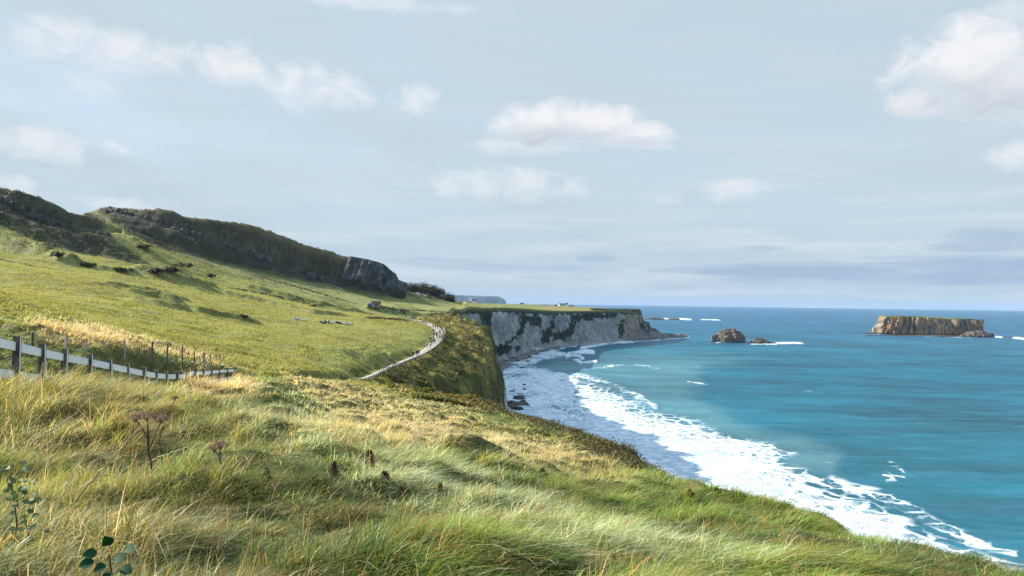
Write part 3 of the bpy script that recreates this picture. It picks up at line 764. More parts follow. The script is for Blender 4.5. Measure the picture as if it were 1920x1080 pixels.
def sea_mat():
    mt, t = new_mat('sea_water'); p = t.pos()
    foam = t.attr('foam', False); c = t.attr('wcol'); far = t.attr('far', False)
    ps = t.vmul(p, (.55, 1.0, 1.0))
    n1 = t.noise(ps, .055, 7, .62, .3); n2 = t.noise(ps, .35, 6, .62, .5); n3 = t.noise(ps, .018, 5, .55, .3)
    # lace: distorted cells whose walls are lines of foam
    def lace(scale, seed):
        q = t.node('ShaderNodeVectorMath', operation='ADD')
        t.put(q.inputs[0], p); w = t.node('ShaderNodeVectorMath', operation='SCALE')
        t.put(w.inputs[0], t.noise(p, .10, 4, .6, color=True)); w.inputs['Scale'].default_value = 9.0
        t.put(q.inputs[1], w.outputs[0])
        v = t.node('ShaderNodeTexVoronoi', feature='DISTANCE_TO_EDGE'); t.put(v.inputs['Vector'], t.vmul(q.outputs[0], (1.0, .62, 0))); v.inputs['Scale'].default_value = scale
        return v.outputs['Distance']
    l1 = lace(.16, 0); l2 = lace(.42, 3)
    w = t.mul(foam, .62)
    lines = t.math('MAXIMUM', t.mul(t.ss(t.math('DIVIDE', l1, t.add(t.mul(foam, .42), .02)), .9, .35), t.ss(foam, .12, .42)),
                   t.mul(t.ss(t.math('DIVIDE', l2, t.add(t.mul(foam, .42), .02)), .9, .3), t.ss(foam, .30, .60)))
    solid = t.ss(t.add(t.mul(foam, 1.25), t.add(t.mul(t.sub(n1, .5), 1.1), t.mul(t.sub(n2, .5), 1.3))),   .46, 1.24)
    ff = t.math('MAXIMUM', t.mul(lines, .82), solid)
    ff = t.math('MAXIMUM', ff, t.mul(t.ss(foam, .8, .95), .9))
    # wind ripple bands
    rp = t.noise(t.vmul(p, (.16, .8, 1.0)), .12, 6, .65, .2)
    cw = t.mix(t.mul(t.ss(rp, .45, .75), .42), c, (.03, .19, .29))
    cw = t.mix(t.mul(t.ss(n3, .5, .75), .30), cw, t.mix(1.0, cw, (.55, .62, .75), 'MULTIPLY'))
    cap = t.ss(t.noise(t.vmul(p, (.35, 1.3, 1.0)), .09, 3, .5), .745, .79)
    t.n.remove(t.b)
    b = t.node('ShaderNodeBsdfDiffuse'); gl = t.node('ShaderNodeBsdfGlossy'); fr = t.node('ShaderNodeFresnel'); fr.inputs[0].default_value = 1.33
    t.put(b.inputs['Color'], cw); gl.inputs['Color'].default_value = (.8, .9, 1, 1)
    t.put(gl.inputs['Roughness'], t.add(.20, t.mul(far, .2)))
    h = t.add(t.mul(rp, 1.3), t.mul(n2, .5))
    nr = t.bump(t.add(h, t.mul(n1, 1.5)), .7, 1.4)
    for s_ in (b.inputs['Normal'], gl.inputs['Normal'], fr.inputs['Normal']): t.put(s_, nr)
    wm = t.node('ShaderNodeMixShader'); t.put(wm.inputs[0], t.math('MINIMUM', t.mul(fr.outputs[0], .55), .17))
    t.l.new(b.outputs[0], wm.inputs[1]); t.l.new(gl.outputs[0], wm.inputs[2]); b = wm
    fb = t.node('ShaderNodeBsdfDiffuse')
    t.put(fb.inputs['Color'], t.mix(t.ss(t.add(n2, t.mul(n1, .3)), .50, .78), (.86, .88, .90), (.42, .52, .57)))
    t.put(fb.inputs['Normal'], t.bump(t.add(n2, ff), .6, .8))
    mx = t.node('ShaderNodeMixShader'); t.put(mx.inputs[0], t.math('MAXIMUM', ff, t.mul(cap, .5)))
    t.l.new(b.outputs[0], mx.inputs[1]); t.l.new(fb.outputs[0], mx.inputs[2]); t.l.new(mx.outputs[0], t.out.inputs[0])
    return mt

# ------------------------------------------------------------------ rocks in the sea
def island_mat():
    mt, t = new_mat('basalt'); p = t.pos()
    pv = t.vmul(p, (1, 1, .22))
    n = t.noise(pv, .11, 6, .62); n2 = t.noise(pv, .4, 5, .6); n3 = t.noise(p, .045, 4, .6)
    z = t.sep(p)[2]
    orange_lit = t.ss(t.add(n3, t.mul(t.sub(n2, .5), .7)), .36, .60)
    c = t.mix(t.ss(n, .35, .65), (.06, .056, .052), (.28, .26, .23))
    c = t.mix(t.mul(orange_lit, .85), c, t.mix(n2, (.50, .25, .08), (.50, .37, .20)))  # orange patches stand in for warm sunlight on the rock
    ck = t.noise(t.vmul(p, (1, 1, .10)), .16, 4, .65, .5)
    c = t.mix(t.mul(t.ss(t.math('ABSOLUTE', t.sub(ck, .47)), .05, .01), .85), c, (.028, .027, .03))  # shade of the clefts drawn into the colour as dark lines
    c = t.mix(t.ss(t.add(z, t.mul(n2, 3)), 5.5, 3.0), c, (.03, .028, .026))
    g = t.attr('veg', False)
    c = t.mix(g, c, t.mix(n3, (.10, .13, .03), (.17, .16, .05)))
    t.put(t.b.inputs['Base Color'], c); t.b.inputs['Roughness'].default_value = .9; t.b.inputs['Specular IOR Level'].default_value = .12
    t.put(t.b.inputs['Normal'], t.bump(t.add(n, t.mul(n2, .5)), 1.0, 2.0))
    return mt
def lump_mat():
    mt, t = new_mat('dark_rock'); p = t.pos()
    n = t.noise(p, .16, 6, .65); n2 = t.noise(p, .55, 5, .65); z = t.sep(p)[2]
    c = t.mix(t.ss(n, .35, .65), (.035, .03, .027), (.12, .10, .08)); c = t.mix(t.mul(t.ss(n2, .5, .65), .8), c, (.26, .145, .06))
    c = t.mix(t.ss(t.add(z, t.mul(n2, 2)), 3.4, 2.0), c, (.022, .02, .02))
    t.put(t.b.inputs['Base Color'], c); t.b.inputs['Roughness'].default_value = .85; t.put(t.b.inputs['Normal'], t.bump(t.add(n, t.mul(n2, .6)), 1.0, 2.0))
    return mt
def islands():
    M['dark_rock'] = lump_mat()
    D = 1740.0
    o0 = on_sea(1738, 628)
    cx, cy = o0[0], D+40
    root = empty('rock_island', (cx, cy, 0))
    tag(root, 'large flat-topped orange brown cliff island with a green grass top, far out at right', 'island')
    ax = at(1741, 600, cy)[0]
    rx, ry = 95.0, 50.0
    na, nt = 520, 54
    th = np.linspace(0, 2*np.pi, na, endpoint=False); t = np.linspace(0, 1, nt)
    TH, T = np.meshgrid(th, t, indexing='ij')
    sx = np.sign(np.cos(TH))*np.abs(np.cos(TH))**.5; sy = np.sign(np.sin(TH))*np.abs(np.sin(TH))**.55
    s = TH*85
    zt = 40.0-.030*(sx*rx+rx)+1.2*fbm(sx*3, sy*3, 3, 402)
    zt = zt*(1-.03*sstep(np.abs(sx), .85, 1))
    Zr = zt*T
    prof = 1.0+.05*(1-T)+.09*(1-T)*(sx < 0)*np.abs(sx)**3
    flut = 1+.20*fbm(s/10, Zr/80, 4, 405)+.09*np.abs(fbm(s/4, Zr/46, 3, 409))+.10*fbm(s/24, Zr/90, 2, 411)-.10*np.exp(-((TH-1.5*np.pi-.16)/.06)**2)
    # low wave cut ledge
    ledge = np.exp(-(T/.045)**2)*.07
    X = sx*rx*(prof*(1+(flut-1)*.55)+ledge); Y = sy*ry*(prof*flut+ledge*2)
    Zr = Zr-2.0*(1-T)**6
    V = np.stack([X, Y, Zr], -1).reshape(-1, 3)+np.array([ax-cx, 0, 0])
    veg = (sstep(T, .965, .99)).ravel()
    mesh_np('rock_wall', V, grid_faces(na, nt, wrap=False), M['basalt'], root, attrs={'veg': veg})
    # close the seam
    seam = np.concatenate([V.reshape(na, nt, 3)[-1], V.reshape(na, nt, 3)[0]])
    i = np.arange(nt-1); Fs = np.stack([i, i+nt, i+nt+1, i+1], 1)
    top = V.reshape(na, nt, 3)[:, -1]
    rings = np.linspace(1, 0.0, 12)
    cen = np.array([ax-cx, 0, 0])
    TV = []
    for k in rings:
        r = top.copy(); r[:, :2] = cen[:2]+(r[:, :2]-cen[:2])*k
        r[:, 2] = top[:, 2]*k+(1-k)*38.0+1.2*(1-k**2)+.5*fbm(r[:, 0]/9, r[:, 1]/9, 3, 415)*(k < .99)
        TV.append(r)
    mesh_np('grass_cap', np.concatenate(TV), grid_faces(12, na, wrap=True)[:, ::-1], M['basalt'], root, attrs={'veg': np.ones(12*na)})
    def lump(name, root_xy, w, d, h, seed, parent=None, label=None, cat='sea rock', peak=0.0, flat=.6, group=None):
        nx, ny = 90, 60
        u, v = np.meshgrid(np.linspace(-1.15, 1.15, nx), np.linspace(-1.15, 1.15, ny))
        r = np.sqrt(u**2+v**2)+.22*fbm(u*2.2+seed, v*2.2, 3, seed)
        base = np.clip(1-r, 0, 1)**flat*(1+peak*u)
        z = h*base*(1+.20*fbm(u*2.2, v*2.2, 4, seed+3))+h*.13*fbm(u*6, v*6, 4, seed+5)*(base > 0)-1.0
        z = np.where(r > 1.0, -1.2-2*(r-1), z)
        V = np.stack([u*w/2+fbm(u*5, v*5, 3, seed+8)*w*.025, v*d/2, z], -1).reshape(-1, 3)
        if parent is None: loc = (root_xy[0], root_xy[1], 0)
        else: V = V+np.array([root_xy[0]-cx, root_xy[1]-cy, 0])
        o = mesh_np(name, V, grid_faces(ny, nx), M['dark_rock'], parent, attrs={'veg': np.zeros(len(V))})
        if parent is None:
            o.location = loc; tag(o, label, cat, group)
        return o
    mesh_np('rock_wall', seam, Fs, M['basalt'], root, attrs={'veg': np.r_[veg.reshape(na, nt)[-1], veg.reshape(na, nt)[0]]})
    p = on_sea(1832, 632); lump('rock_ledge', p, 62, 34, 14, 431, root, flat=.35)
    p = on_sea(1630, 625.5); lump('rock_ledge', p, 62, 22, 2.6, 437, root, flat=.4)
    p = on_sea(1740, 630.5); lump('rock_ledge', p, 250, 30, 3.4, 439, root, flat=.3)
    p = on_sea(1366, 641); lump('sea_stack', p, 52, 40, 21, 443, None, 'rounded brown rock standing alone in the sea beyond the cliff point', 'sea rock', .04, .30)
    p = on_sea(1429, 644); lump('sea_stack', p, 42, 22, 9.0, 449, None, 'small low rock with white surf at its right, beside the rounded rock', 'sea rock', -.45, .6)
    p = on_sea(1226, 599); lump('reef', p, 80, 40, 10, 455, None, 'dark thin reef nearest the cliff point, out towards the horizon', 'reef', .1, .6)
    p = on_sea(1262, 599.5); lump('reef', p, 52, 40, 7, 461, None, 'dark thin reef with white surf on its right end, out towards the horizon', 'reef', .1, .6)
    # far blue headland
    Dh = 13500.0
    L = [(560, 548), (700, 551), (800, 552), (847, 553), (880, 554), (905, 555), (930, 555.3), (938, 556), (943, 560), (947.5, 562), (949, 567), (949.5, 569)]
    n = 260; top = smooth_line(np.array([at(*q, Dh) for q in L]), n)
    rows = []
    for k, (dy, fz) in enumerate([(-260, -.02), (-170, .35), (-130, .72), (-60, .96), (0, 1.0), (300, 1.0), (1500, .98), (3500, .6), (5200, -.05)]):
        r = top.copy(); r[:, 1] += dy+60*fbm(top[:, 0]/300, top[:, 0]*0+k*.3, 3, 471); r[:, 2] = np.maximum(top[:, 2]*fz, -3)
        r[:, 0] = top[:, 0]-np.clip(dy, 0, None)*.25
        rows.append(r)
    c = np.array([.06, .075, .035])
    o = mesh_np('distant_headland', np.concatenate(rows), grid_faces(9, n), M['far_land']); o['kind'] = 'structure'

def haze():
    bm = bmesh.new(); add_box(bm, (0, 0, 0), (1, 1, 1))
    me = bpy.data.meshes.new('haze')
    zlo, zhi = -16.0, 216.0
    for v in bm.verts: v.co = Vector((v.co.x*64000, v.co.y*64000, zlo if v.co.z < 0 else zhi))
    bm.to_mesh(me); bm.free()
    mt = bpy.data.materials.new('haze'); mt.use_nodes = True; t = NT(mt.node_tree); t.n.clear()
    out = t.node('ShaderNodeOutputMaterial'); v = t.node('ShaderNodeVolumePrincipled')
    v.inputs['Color'].default_value = (.36, .54, .80, 1); v.inputs['Density'].default_value = HAZE_D; v.inputs['Anisotropy'].default_value = .0
    t.l.new(v.outputs[0], out.inputs['Volume'])
    try: mt.volume_sampling = 'EQUIANGULAR' if False else 'DISTANCE'
    except Exception: pass
    mt.cycles.homogeneous_volume = True if hasattr(mt.cycles, 'homogeneous_volume') else None
    me.materials.append(mt); o = bpy.data.objects.new('haze', me); COL.objects.link(o); o['kind'] = 'stuff'
HAZE_D = 2.8e-5
# ------------------------------------------------------------------ vegetation
def leaf_mat(name, spec=.25, trans=.35, attr='albedo'):
    mt, t = new_mat(name)
    c = t.attr(attr)
    t.put(t.b.inputs['Base Color'], c); t.b.inputs['Roughness'].default_value = .5; t.b.inputs['Specular IOR Level'].default_value = spec
    tr = t.node('ShaderNodeBsdfTranslucent'); t.put(tr.inputs['Color'], t.mix(1.0, c, (1.25, 1.2, .8), 'MULTIPLY'))
    mx = t.node('ShaderNodeMixShader'); mx.inputs[0].default_value = trans
    t.l.new(t.b.outputs[0], mx.inputs[1]); t.l.new(tr.outputs[0], mx.inputs[2]); t.l.new(mx.outputs[0], t.out.inputs[0])
    return mt

Z_STRAW = [[(540, 800), (600, 757), (690, 742), (800, 750), (900, 780), (870, 835), (770, 855), (650, 830)], [(900, 800), (1010, 820), (1120, 850), (1180, 870), (1160, 905), (1020, 880), (900, 850)]]
Z_PINK = [[(290, 705), (380, 692), (470, 700), (490, 730), (430, 750), (320, 745)], [(540, 705), (640, 715), (720, 735), (600, 750), (530, 730)], [(60, 605), (160, 608), (290, 640), (420, 668), (430, 690), (300, 665), (180, 650), (70, 640)]]
Z_SILV = [[(440, 755), (560, 735), (640, 790), (600, 850), (500, 850), (450, 800)], [(620, 830), (780, 860), (960, 900), (1100, 990), (1050, 1060), (800, 960), (640, 900)], [(960, 960), (1280, 1010), (1500, 1075), (1200, 1080), (960, 1040)]]
Z_BROWN = [[(-40, 690), (120, 700), (300, 745), (340, 800), (250, 860), (120, 880), (-40, 870)], [(-40, 1000), (250, 990), (260, 1040), (-40, 1060)]]
Z_DARK = [[(170, 690), (300, 690), (380, 705), (300, 735), (180, 740)], [(60, 640), (200, 655), (345, 690), (330, 702), (200, 680), (70, 670)], [(490, 870), (600, 875), (640, 900), (520, 905)]]  # dark green bank face, and shade painted into one grass hollow
def zone(px, py, zs, w):
    d = np.full(px.shape, -1e9)
    for P in zs: d = np.maximum(d, poly_sd(px, py, P))
    return sstep(d, -w, w)

def grass_points(y0, y1, n, per):
    """tufts: blade roots gathered round tuft centres; returns roots, tuft index and offset from the centre"""
    m = n//per
    y = np.exp(RNG.uniform(np.log(y0), np.log(y1), m)); x = RNG.uniform(-.71, .66, m)*y+RNG.uniform(-.6, .6, m)
    dc, _, sd = line_d(x, y, COAST); dist = dc*sd
    k = dist > -2.2
    x, y, dist = x[k], y[k], dist[k]; m = len(x)
    sp = (.035+.0035*y)*RNG.uniform(.5, 1.5, m)
    dx = RNG.normal(0, 1, (m, per))*sp[:, None]; dy = RNG.normal(0, 1, (m, per))*sp[:, None]
    return [np.repeat(x, per), np.repeat(y, per), np.repeat(dist, per), dx.ravel(), dy.ravel(), np.repeat(RNG.random(m), per), np.repeat(sp, per)]
def grass():
    L_ = [grass_points(*a) for a in ((2.6, 5.2, 130000, 26), (5.2, 10, 230000, 24), (10, 22, 270000, 20), (22, 50, 240000, 14), (50, 118, 190000, 8))]
    X, Y, dist, dx, dy, tu, sp = [np.concatenate([l[i] for l in L_]) for i in range(7)]
    x, y = X+dx, Y+dy
    z, _, _, _, _ = surf(x, y)
    n = len(x)
    px, py = proj(np.stack([X, Y, z], -1))
    a1 = fbm(X/3.2, Y/3.2, 3, 501); a2 = fbm(X/.9, Y/.9, 3, 505); a3 = fbm(X/9, Y/9, 3, 509)
    wob = 30*a1
    st = zone(px+wob, py+wob*.5, Z_STRAW, 30); pk = zone(px+wob, py+wob*.4, Z_PINK, 14); sv = zone(px+wob*1.5, py+wob, Z_SILV, 34); br = zone(px+wob, py+wob, Z_BROWN, 34); dk = zone(px+wob*.4, py+wob*.3, Z_DARK, 12)
    u = RNG.random(n); u2 = RNG.random(n)
    c = np.repeat(np.array([.105, .185, .022])[None], n, 0)
    def mixc(c, w, col): return c+(np.asarray(col)-c)*np.clip(w, 0, 1)[:, None]
    c = mixc(c, sstep(a2+.5*(tu-.5), -.2, .5)*.8, (.22, .30, .042))
    c = mixc(c, sstep(-a1+.4*(tu-.5), .0, .45)*.9, (.05, .095, .018))
    c = mixc(c, sstep(-a2-.3, 0, .35)*.6, (.045, .07, .016))
    c = mixc(c, sstep(a3+.5*a2, .25, .6)*.35, (.26, .22, .06))
    c = mixc(c, sstep(y, 16, 40)*.22, (.25, .24, .07))
    dry = np.clip(st*1.0+pk+br*.22, 0, 1)*sstep(a2+.6+.35*st+.5*(tu-.5), -.05, .55)
    c = mixc(c, (u < dry*.88), (.62, .50, .27))
    c = mixc(c, (u < pk*.7)*.8, (.64, .45, .27))
    c = mixc(c, (u < br*.26*sstep(a1+.4*(tu-.5), -.2, .35))*.9, (.38, .25, .10))
    c = mixc(c, ((u > .72) & (px < 420) & (py > 760)), (.17, .19, .11))
    c = mixc(c, (u2 < sv*.55), (.50, .56, .37))
    c = mixc(c, (u2 < .06+.10*sstep(a1, 0, .4))*.8, (.58, .52, .34))
    c = mixc(c, ((u2 > .965) & (y < 14)), (.42, .21, .05))
    c = mixc(c, ((tu > .965) & (y < 40))*.75, (.22, .11, .04))
    c = mixc(c, dk*.8, (.05, .075, .018))
    c = c*RNG.uniform(.70, 1.30, (n, 1))*(.52+.92*tu[:, None])
    L = .155*(1+.45*a1+.65*a2)*RNG.uniform(.5, 1.35, n)*(.6+.85*tu)
    fx = np.interp(Y, [0, 13, 15, 28, 35, 45, 60, 80], [-8.2, -8.85, -9.3, -11.8, -13.6, -16.2, -20.3, -23.5])
    L = L*(1+.95*sstep(X-fx, -.3, .3)*sstep(X-fx, 3.0, 1.2)*(Y > 9))
    L = L*(1+.55*br*(u < .5))*(1+.25*pk+.9*pk*(X < fx-1.2))*(1-.3*sstep(dist, 2.5, 0)*(y < 20))
    L = np.clip(L, .07, .75)*(1+.35*sstep(y, 30, 80))
    seed = (u2 > .9825) & (u2 < .985) & (y < 16) & (px < 700)
    L = np.where(seed, np.clip(L*2.6, .3, .75), L); c = mixc(c, seed*.8, (.42, .36, .22))
    ang = -.35+1.1*fbm(X/5, Y/5, 2, 513)+RNG.normal(0, .55, n)
    # blades splay out of their tuft and bend with the wind
    rr = np.hypot(dx, dy)/(sp+1e-6)
    hx = np.cos(ang)*(.55+.75*np.clip(.6+fbm(X/4.5, Y/4.5, 2, 515), 0, 1.3))+dx/sp*.38+RNG.normal(0, .25, n); hy = np.sin(ang)*.6+dy/sp*.38+RNG.normal(0, .25, n)
    lean = np.clip(np.hypot(hx, hy), .08, 1.5); lean = np.where(seed, lean*.4, lean); hx, hy = hx/(np.hypot(hx, hy)+1e-6), hy/(np.hypot(hx, hy)+1e-6)
    w = RNG.uniform(.0028, .0085, n); w = np.where(u2 > .93, w*1.7, w); w = np.where(seed, .0035, w)
    w = np.maximum(w, y*(.00050+.00040*RNG.random(n))); w = np.where(y > 45, w*1.1, w)
    tw = np.arctan2(hy, hx)+np.pi/2+RNG.normal(0, .8, n)
    wx, wy = np.cos(tw), np.sin(tw)
    kink = (RNG.random(n) < .10) & (y < 30)                                    # broken blades fold over
    lv = np.array([0, .38, .74, 1.0]); V = np.empty((n, 8, 3), np.float32)
    for k, t in enumerate(lv):
        hor = L*lean*t**1.6; ver = L*(t-.44*np.clip(lean, 0, 1.3)*t**2.2)
        if k == 3: ver = np.where(kink, ver-.55*L, ver); hor = np.where(kink, hor*.95+.1*L, hor)
        wd = w*(1-.86*t**1.6)*.5
        cx, cy, cz = x+hx*hor, y+hy*hor, z-.04+ver
        V[:, 2*k, 0] = cx-wx*wd; V[:, 2*k, 1] = cy-wy*wd; V[:, 2*k, 2] = cz
        V[:, 2*k+1, 0] = cx+wx*wd; V[:, 2*k+1, 1] = cy+wy*wd; V[:, 2*k+1, 2] = cz
    b = (np.arange(n)*8)[:, None, None]
    F = (b+np.array([[0, 1, 3, 2], [2, 3, 5, 4], [4, 5, 7, 6]])[None]).reshape(-1, 4)
    C = np.repeat(c[:, None, :], 8, 1)
    C[:, 6:] = C[:, 6:]*.75+np.array([.46, .40, .22])*.25
    o = mesh_np('rough_grass', V.reshape(-1, 3), F, M['grass'], attrs={'albedo': C.reshape(-1, 3)}); o['kind'] = 'stuff'

def field_grass():
    n = 420000
    y = np.exp(RNG.uniform(np.log(78), np.log(470), n)); x = RNG.uniform(-.70, .03, n)*y
    dc, _, sd = line_d(x, y, COAST); pd, _, ps = line_d(x, y, PATH)
    k = (dc*sd > -3) & (pd > 1.5); x, y, dist, ps, pd = x[k], y[k], (dc*sd)[k], ps[k], pd[k]
    z, _, hill, _, _ = surf(x, y); k = hill < .4
    x, y, z, dist, ps, pd = x[k], y[k], z[k], dist[k], ps[k], pd[k]
    n = len(x)
    a1 = fbm(x/24, y/24, 4, 541); a2 = fbm(x/5, y/5, 3, 545); a3 = fbm(x/60, y/60, 3, 547)
    px, py = proj(np.stack([x, y, z], -1))
    coast = ((ps < 0) & (y > 120)) | (dist < 9)
    c = np.repeat(np.array([.285, .285, .10])[None], n, 0)
    def mixc(c, w, col): return c+(np.asarray(col)-c)*np.clip(w, 0, 1)[:, None]
    c = mixc(c, sstep(a2+.6*a1, .05, .6)*.75, (.19, .20, .05))
    c = mixc(c, sstep(a1-.3*a2, .1, .5)*.5, (.27, .215, .075))
    c = mixc(c, sstep(-a3, .1, .5)*.6, (.34, .325, .12))
    cc = np.repeat(np.array([.22, .19, .062])[None], n, 0)
    cc = mixc(cc, sstep(a2+.3*a1, -.1, .35), (.09, .105, .03)); cc = mixc(cc, sstep(fbm(x/11, y/11, 3, 71), .2, .5)*.7, (.19, .12, .045))
    c = np.where(coast[:, None], cc, c)
    c = mixc(c, (np.exp(-(pd/5)**2)*(y > 120)*(ps > 0)*sstep(a2, -.3, .2))*.9, (.075, .12, .024))
    tr = np.abs(((z/1.9+.55*fbm(x/30, y/30, 3, 551)) % 1.0)-.5)
    trk = (1-sstep(tr, .03, .12))*sstep(fbm(x/45, y/45, 3, 553), -.1, .3)*(~coast)
    c = mixc(c, trk*.55, (.15, .13, .05))
    c = c*RNG.uniform(.84, 1.16, (n, 1))
    s = np.clip(.15+.13*a2, .05, .4)*RNG.uniform(.6, 1.5, n)*np.where(coast, 1.9, 1.0)
    s = s*(1+.5*sstep(y, 200, 400))
    w = np.maximum(s*.8, y*.0009)
    ang = RNG.uniform(0, np.pi, n); wx, wy = np.cos(ang)*w/2, np.sin(ang)*w/2
    lx = s*RNG.uniform(0, .8, n); ly = s*RNG.uniform(-.4, .2, n)
    V = np.empty((n, 4, 3), np.float32)
    V[:, 0] = np.stack([x-wx, y-wy, z-.05], -1); V[:, 1] = np.stack([x+wx, y+wy, z-.05], -1)
    V[:, 2] = np.stack([x+wx*.55+lx, y+wy*.55+ly, z+s*RNG.uniform(.7, 1.1, n)], -1); V[:, 3] = np.stack([x-wx*.35+lx, y-wy*.35+ly, z+s], -1)
    F = (np.arange(n)*4)[:, None]+np.arange(4)[None]
    o = mesh_np('pasture_grass', V.reshape(-1, 3), F, M['grass'], smooth=False, attrs={'albedo': np.repeat(c[:, None], 4, 1).reshape(-1, 3)}); o['kind'] = 'stuff'

def leaf_cloud(cen, rad, nleaf, leaf, col, flat=.75, var=.3, seed=1):
    """leaf-sized quads through the volume of many clumps -> V,F,C arrays. cen (k,3), rad (k,), leaf (k,), col (k,3)"""
    g = np.random.default_rng(seed)
    k = len(cen); N = k*nleaf
    d = g.normal(0, 1, (N, 3)); d /= np.linalg.norm(d, axis=1)[:, None]
    d[:, 2] = np.abs(d[:, 2])*flat*1.15-.12
    rr = g.uniform(.45, 1.05, N)**.6
    R_ = np.repeat(rad, nleaf)
    lump = 1+.30*np.sin(d[:, 0]*5+np.repeat(g.uniform(0, 6, k), nleaf))*np.sin(d[:, 1]*5+np.repeat(g.uniform(0, 6, k), nleaf))
    P = np.repeat(cen, nleaf, 0)+d*(R_*rr*lump)[:, None]
    a = g.normal(0, 1, (N, 3)); a /= np.linalg.norm(a, axis=1)[:, None]
    nrm = d+g.normal(0, .55, (N, 3)); b = np.cross(nrm, a); b /= np.linalg.norm(b, axis=1)[:, None]+1e-9
    a = np.cross(b, nrm); a /= np.linalg.norm(a, axis=1)[:, None]+1e-9
    s = np.repeat(leaf, nleaf)*g.uniform(.55, 1.3, N)
    a = a*s[:, None]*.8; b = b*s[:, None]*.42
    V = np.stack([P-a, P-b, P+a, P+b], 1).reshape(-1, 3)
    F = (np.arange(N)*4)[:, None]+np.arange(4)[None]
    C = np.repeat(col, nleaf, 0)*g.uniform(1-var, 1+var, (N, 1))
    return V, F, np.repeat(C[:, None], 4, 1).reshape(-1, 3)
def scrub_at(name, x, y, rad, nleaf, leaf, col, seed, sink=.25, label=None, flat=.75):
    z = surf(x, y)[0]
    V, F, C = leaf_cloud(np.stack([x, y, z-rad*sink], -1), rad, nleaf, leaf, col, seed=seed, flat=flat)
    o = mesh_np(name, V, F, M['leaf'], smooth=False, attrs={'albedo': C}); o['kind'] = 'stuff'; return o
def pick_cols(cols, n, g, j=.25):
    cols = np.array(cols); return cols[g.integers(0, len(cols), n)]*g.uniform(1-j, 1+j, (n, 1))
DARKS = [(.028, .034, .015), (.040, .042, .019), (.055, .047, .024), (.040, .032, .020)]
def scrubs():
    g = np.random.default_rng(31)
    # heath and gorse over the hills
    n = 26000
    y = g.uniform(300, 740, n); x = g.uniform(-.72, -.10, n)*y
    z, dist, hill, _, _ = surf(x, y)
    px, py = proj(np.stack([x, y, z], -1))
    den = fbm(x/22, y/22, 3, 601)
    k = (hill > .5) & (den > -.42) & (poly_sd(px, py, [(655, 478), (735, 508), (757, 552), (700, 540), (650, 522)]) < 0)
    x, y, den = x[k], y[k], den[k]
    r = np.clip(1.1+1.3*np.maximum(den, 0)+g.uniform(-.4, .9, len(x)), .6, 3.0)
    cols = pick_cols(DARKS+[(.085, .08, .035), (.10, .085, .035)], len(x), g)
    scrub_at('hill_heath', x, y, r, 16, .42*np.ones(len(x)), cols, 5, flat=.6)
    # rough tussocky ground below the far hill
    n = 5200
    y = g.uniform(330, 690, n); x = g.uniform(-.55, -.13, n)*y
    z, dist, hill, _, _ = surf(x, y); px, py = proj(np.stack([x, y, z], -1))
    k = (poly_sd(px, py, [(290, 465), (400, 488), (500, 512), (600, 530), (760, 550), (770, 562), (640, 552), (520, 540), (430, 526), (330, 508)]) > 0) & (fbm(x/13, y/13, 3, 611) > .0) & (hill < .6)
    x, y = x[k], y[k]
    scrub_at('rough_heath', x, y, g.uniform(.4, 1.2, len(x)), 16, .30*np.ones(len(x)), pick_cols(DARKS+[(.14, .11, .045)], len(x), g), 6)
    # rushes and hedge plants on the banks
    X, Y, Rr = [], [], []
    for L, w, h in RIDGES:
        P = smooth_line(L, 60); ln = np.linalg.norm(np.diff(P, axis=0), axis=1).sum()
        m = int(ln*(1.6 if h > 1.7 else 1.0))
        i = g.integers(0, 60, m); X.append(P[i, 0]+g.normal(0, w*.45, m)); Y.append(P[i, 1]+g.normal(0, w*.45, m)); Rr.append(g.uniform(.22, .62, m)*(.6+h*.28))
    x, y, r = map(np.concatenate, (X, Y, Rr))
    scrub_at('bank_rushes', x, y, r, 14, r*.32, pick_cols([(.04, .05, .018), (.06, .06, .022), (.10, .085, .03), (.14, .12, .04)], len(x), g), 8)
    # coast slope right of the path: bracken and bramble clumps
    n = 9000
    y = g.uniform(120, 450, n); x = g.uniform(-38, 0, n)
    dc, _, sd = line_d(x, y, COAST); pd, _, ps = line_d(x, y, PATH); dist = dc*sd
    den = fbm(x/9, y/9, 3, 621)
    k = (dist > -9) & (pd > 3.0) & ((ps < 0) | (dist < 8)) & (den > .22) & (dist < 40)
    x, y, den = x[k], y[k], den[k]
    scrub_at('slope_bracken', x, y, np.clip(.45+1.3*den, .3, 1.5)*g.uniform(.7, 1.2, len(x)), 26, .22*np.ones(len(x)), pick_cols([(.045, .06, .02), (.06, .07, .026), (.10, .07, .028), (.15, .13, .04), (.05, .05, .022), (.05, .06, .02)], len(x), g), 9)
    # brambles along the edge of the near cliff
    P = smooth_line(COAST[5:14], 400); m = 5200
    i = (400*g.random(m)**1.7).astype(int); off = g.normal(.2, 1.0, m)
    x = P[i, 0]-np.abs(off)*1.5+.7+g.normal(0, .2, m); y = P[i, 1]+g.normal(0, .8, m)
    keep = (y > 22)
    x, y = x[keep], y[keep]; r = g.uniform(.35, .75, len(x))*np.interp(y, [20, 40, 100], [.62, 1.0, 1.7])
    scrub_at('bramble_scrub', x, y, r, 90, np.interp(y, [20, 100], [.05, .15]), pick_cols([(.06, .07, .025), (.09, .085, .03), (.13, .085, .04), (.17, .14, .06), (.05, .05, .02), (.09, .10, .03)], len(x), g), 10)

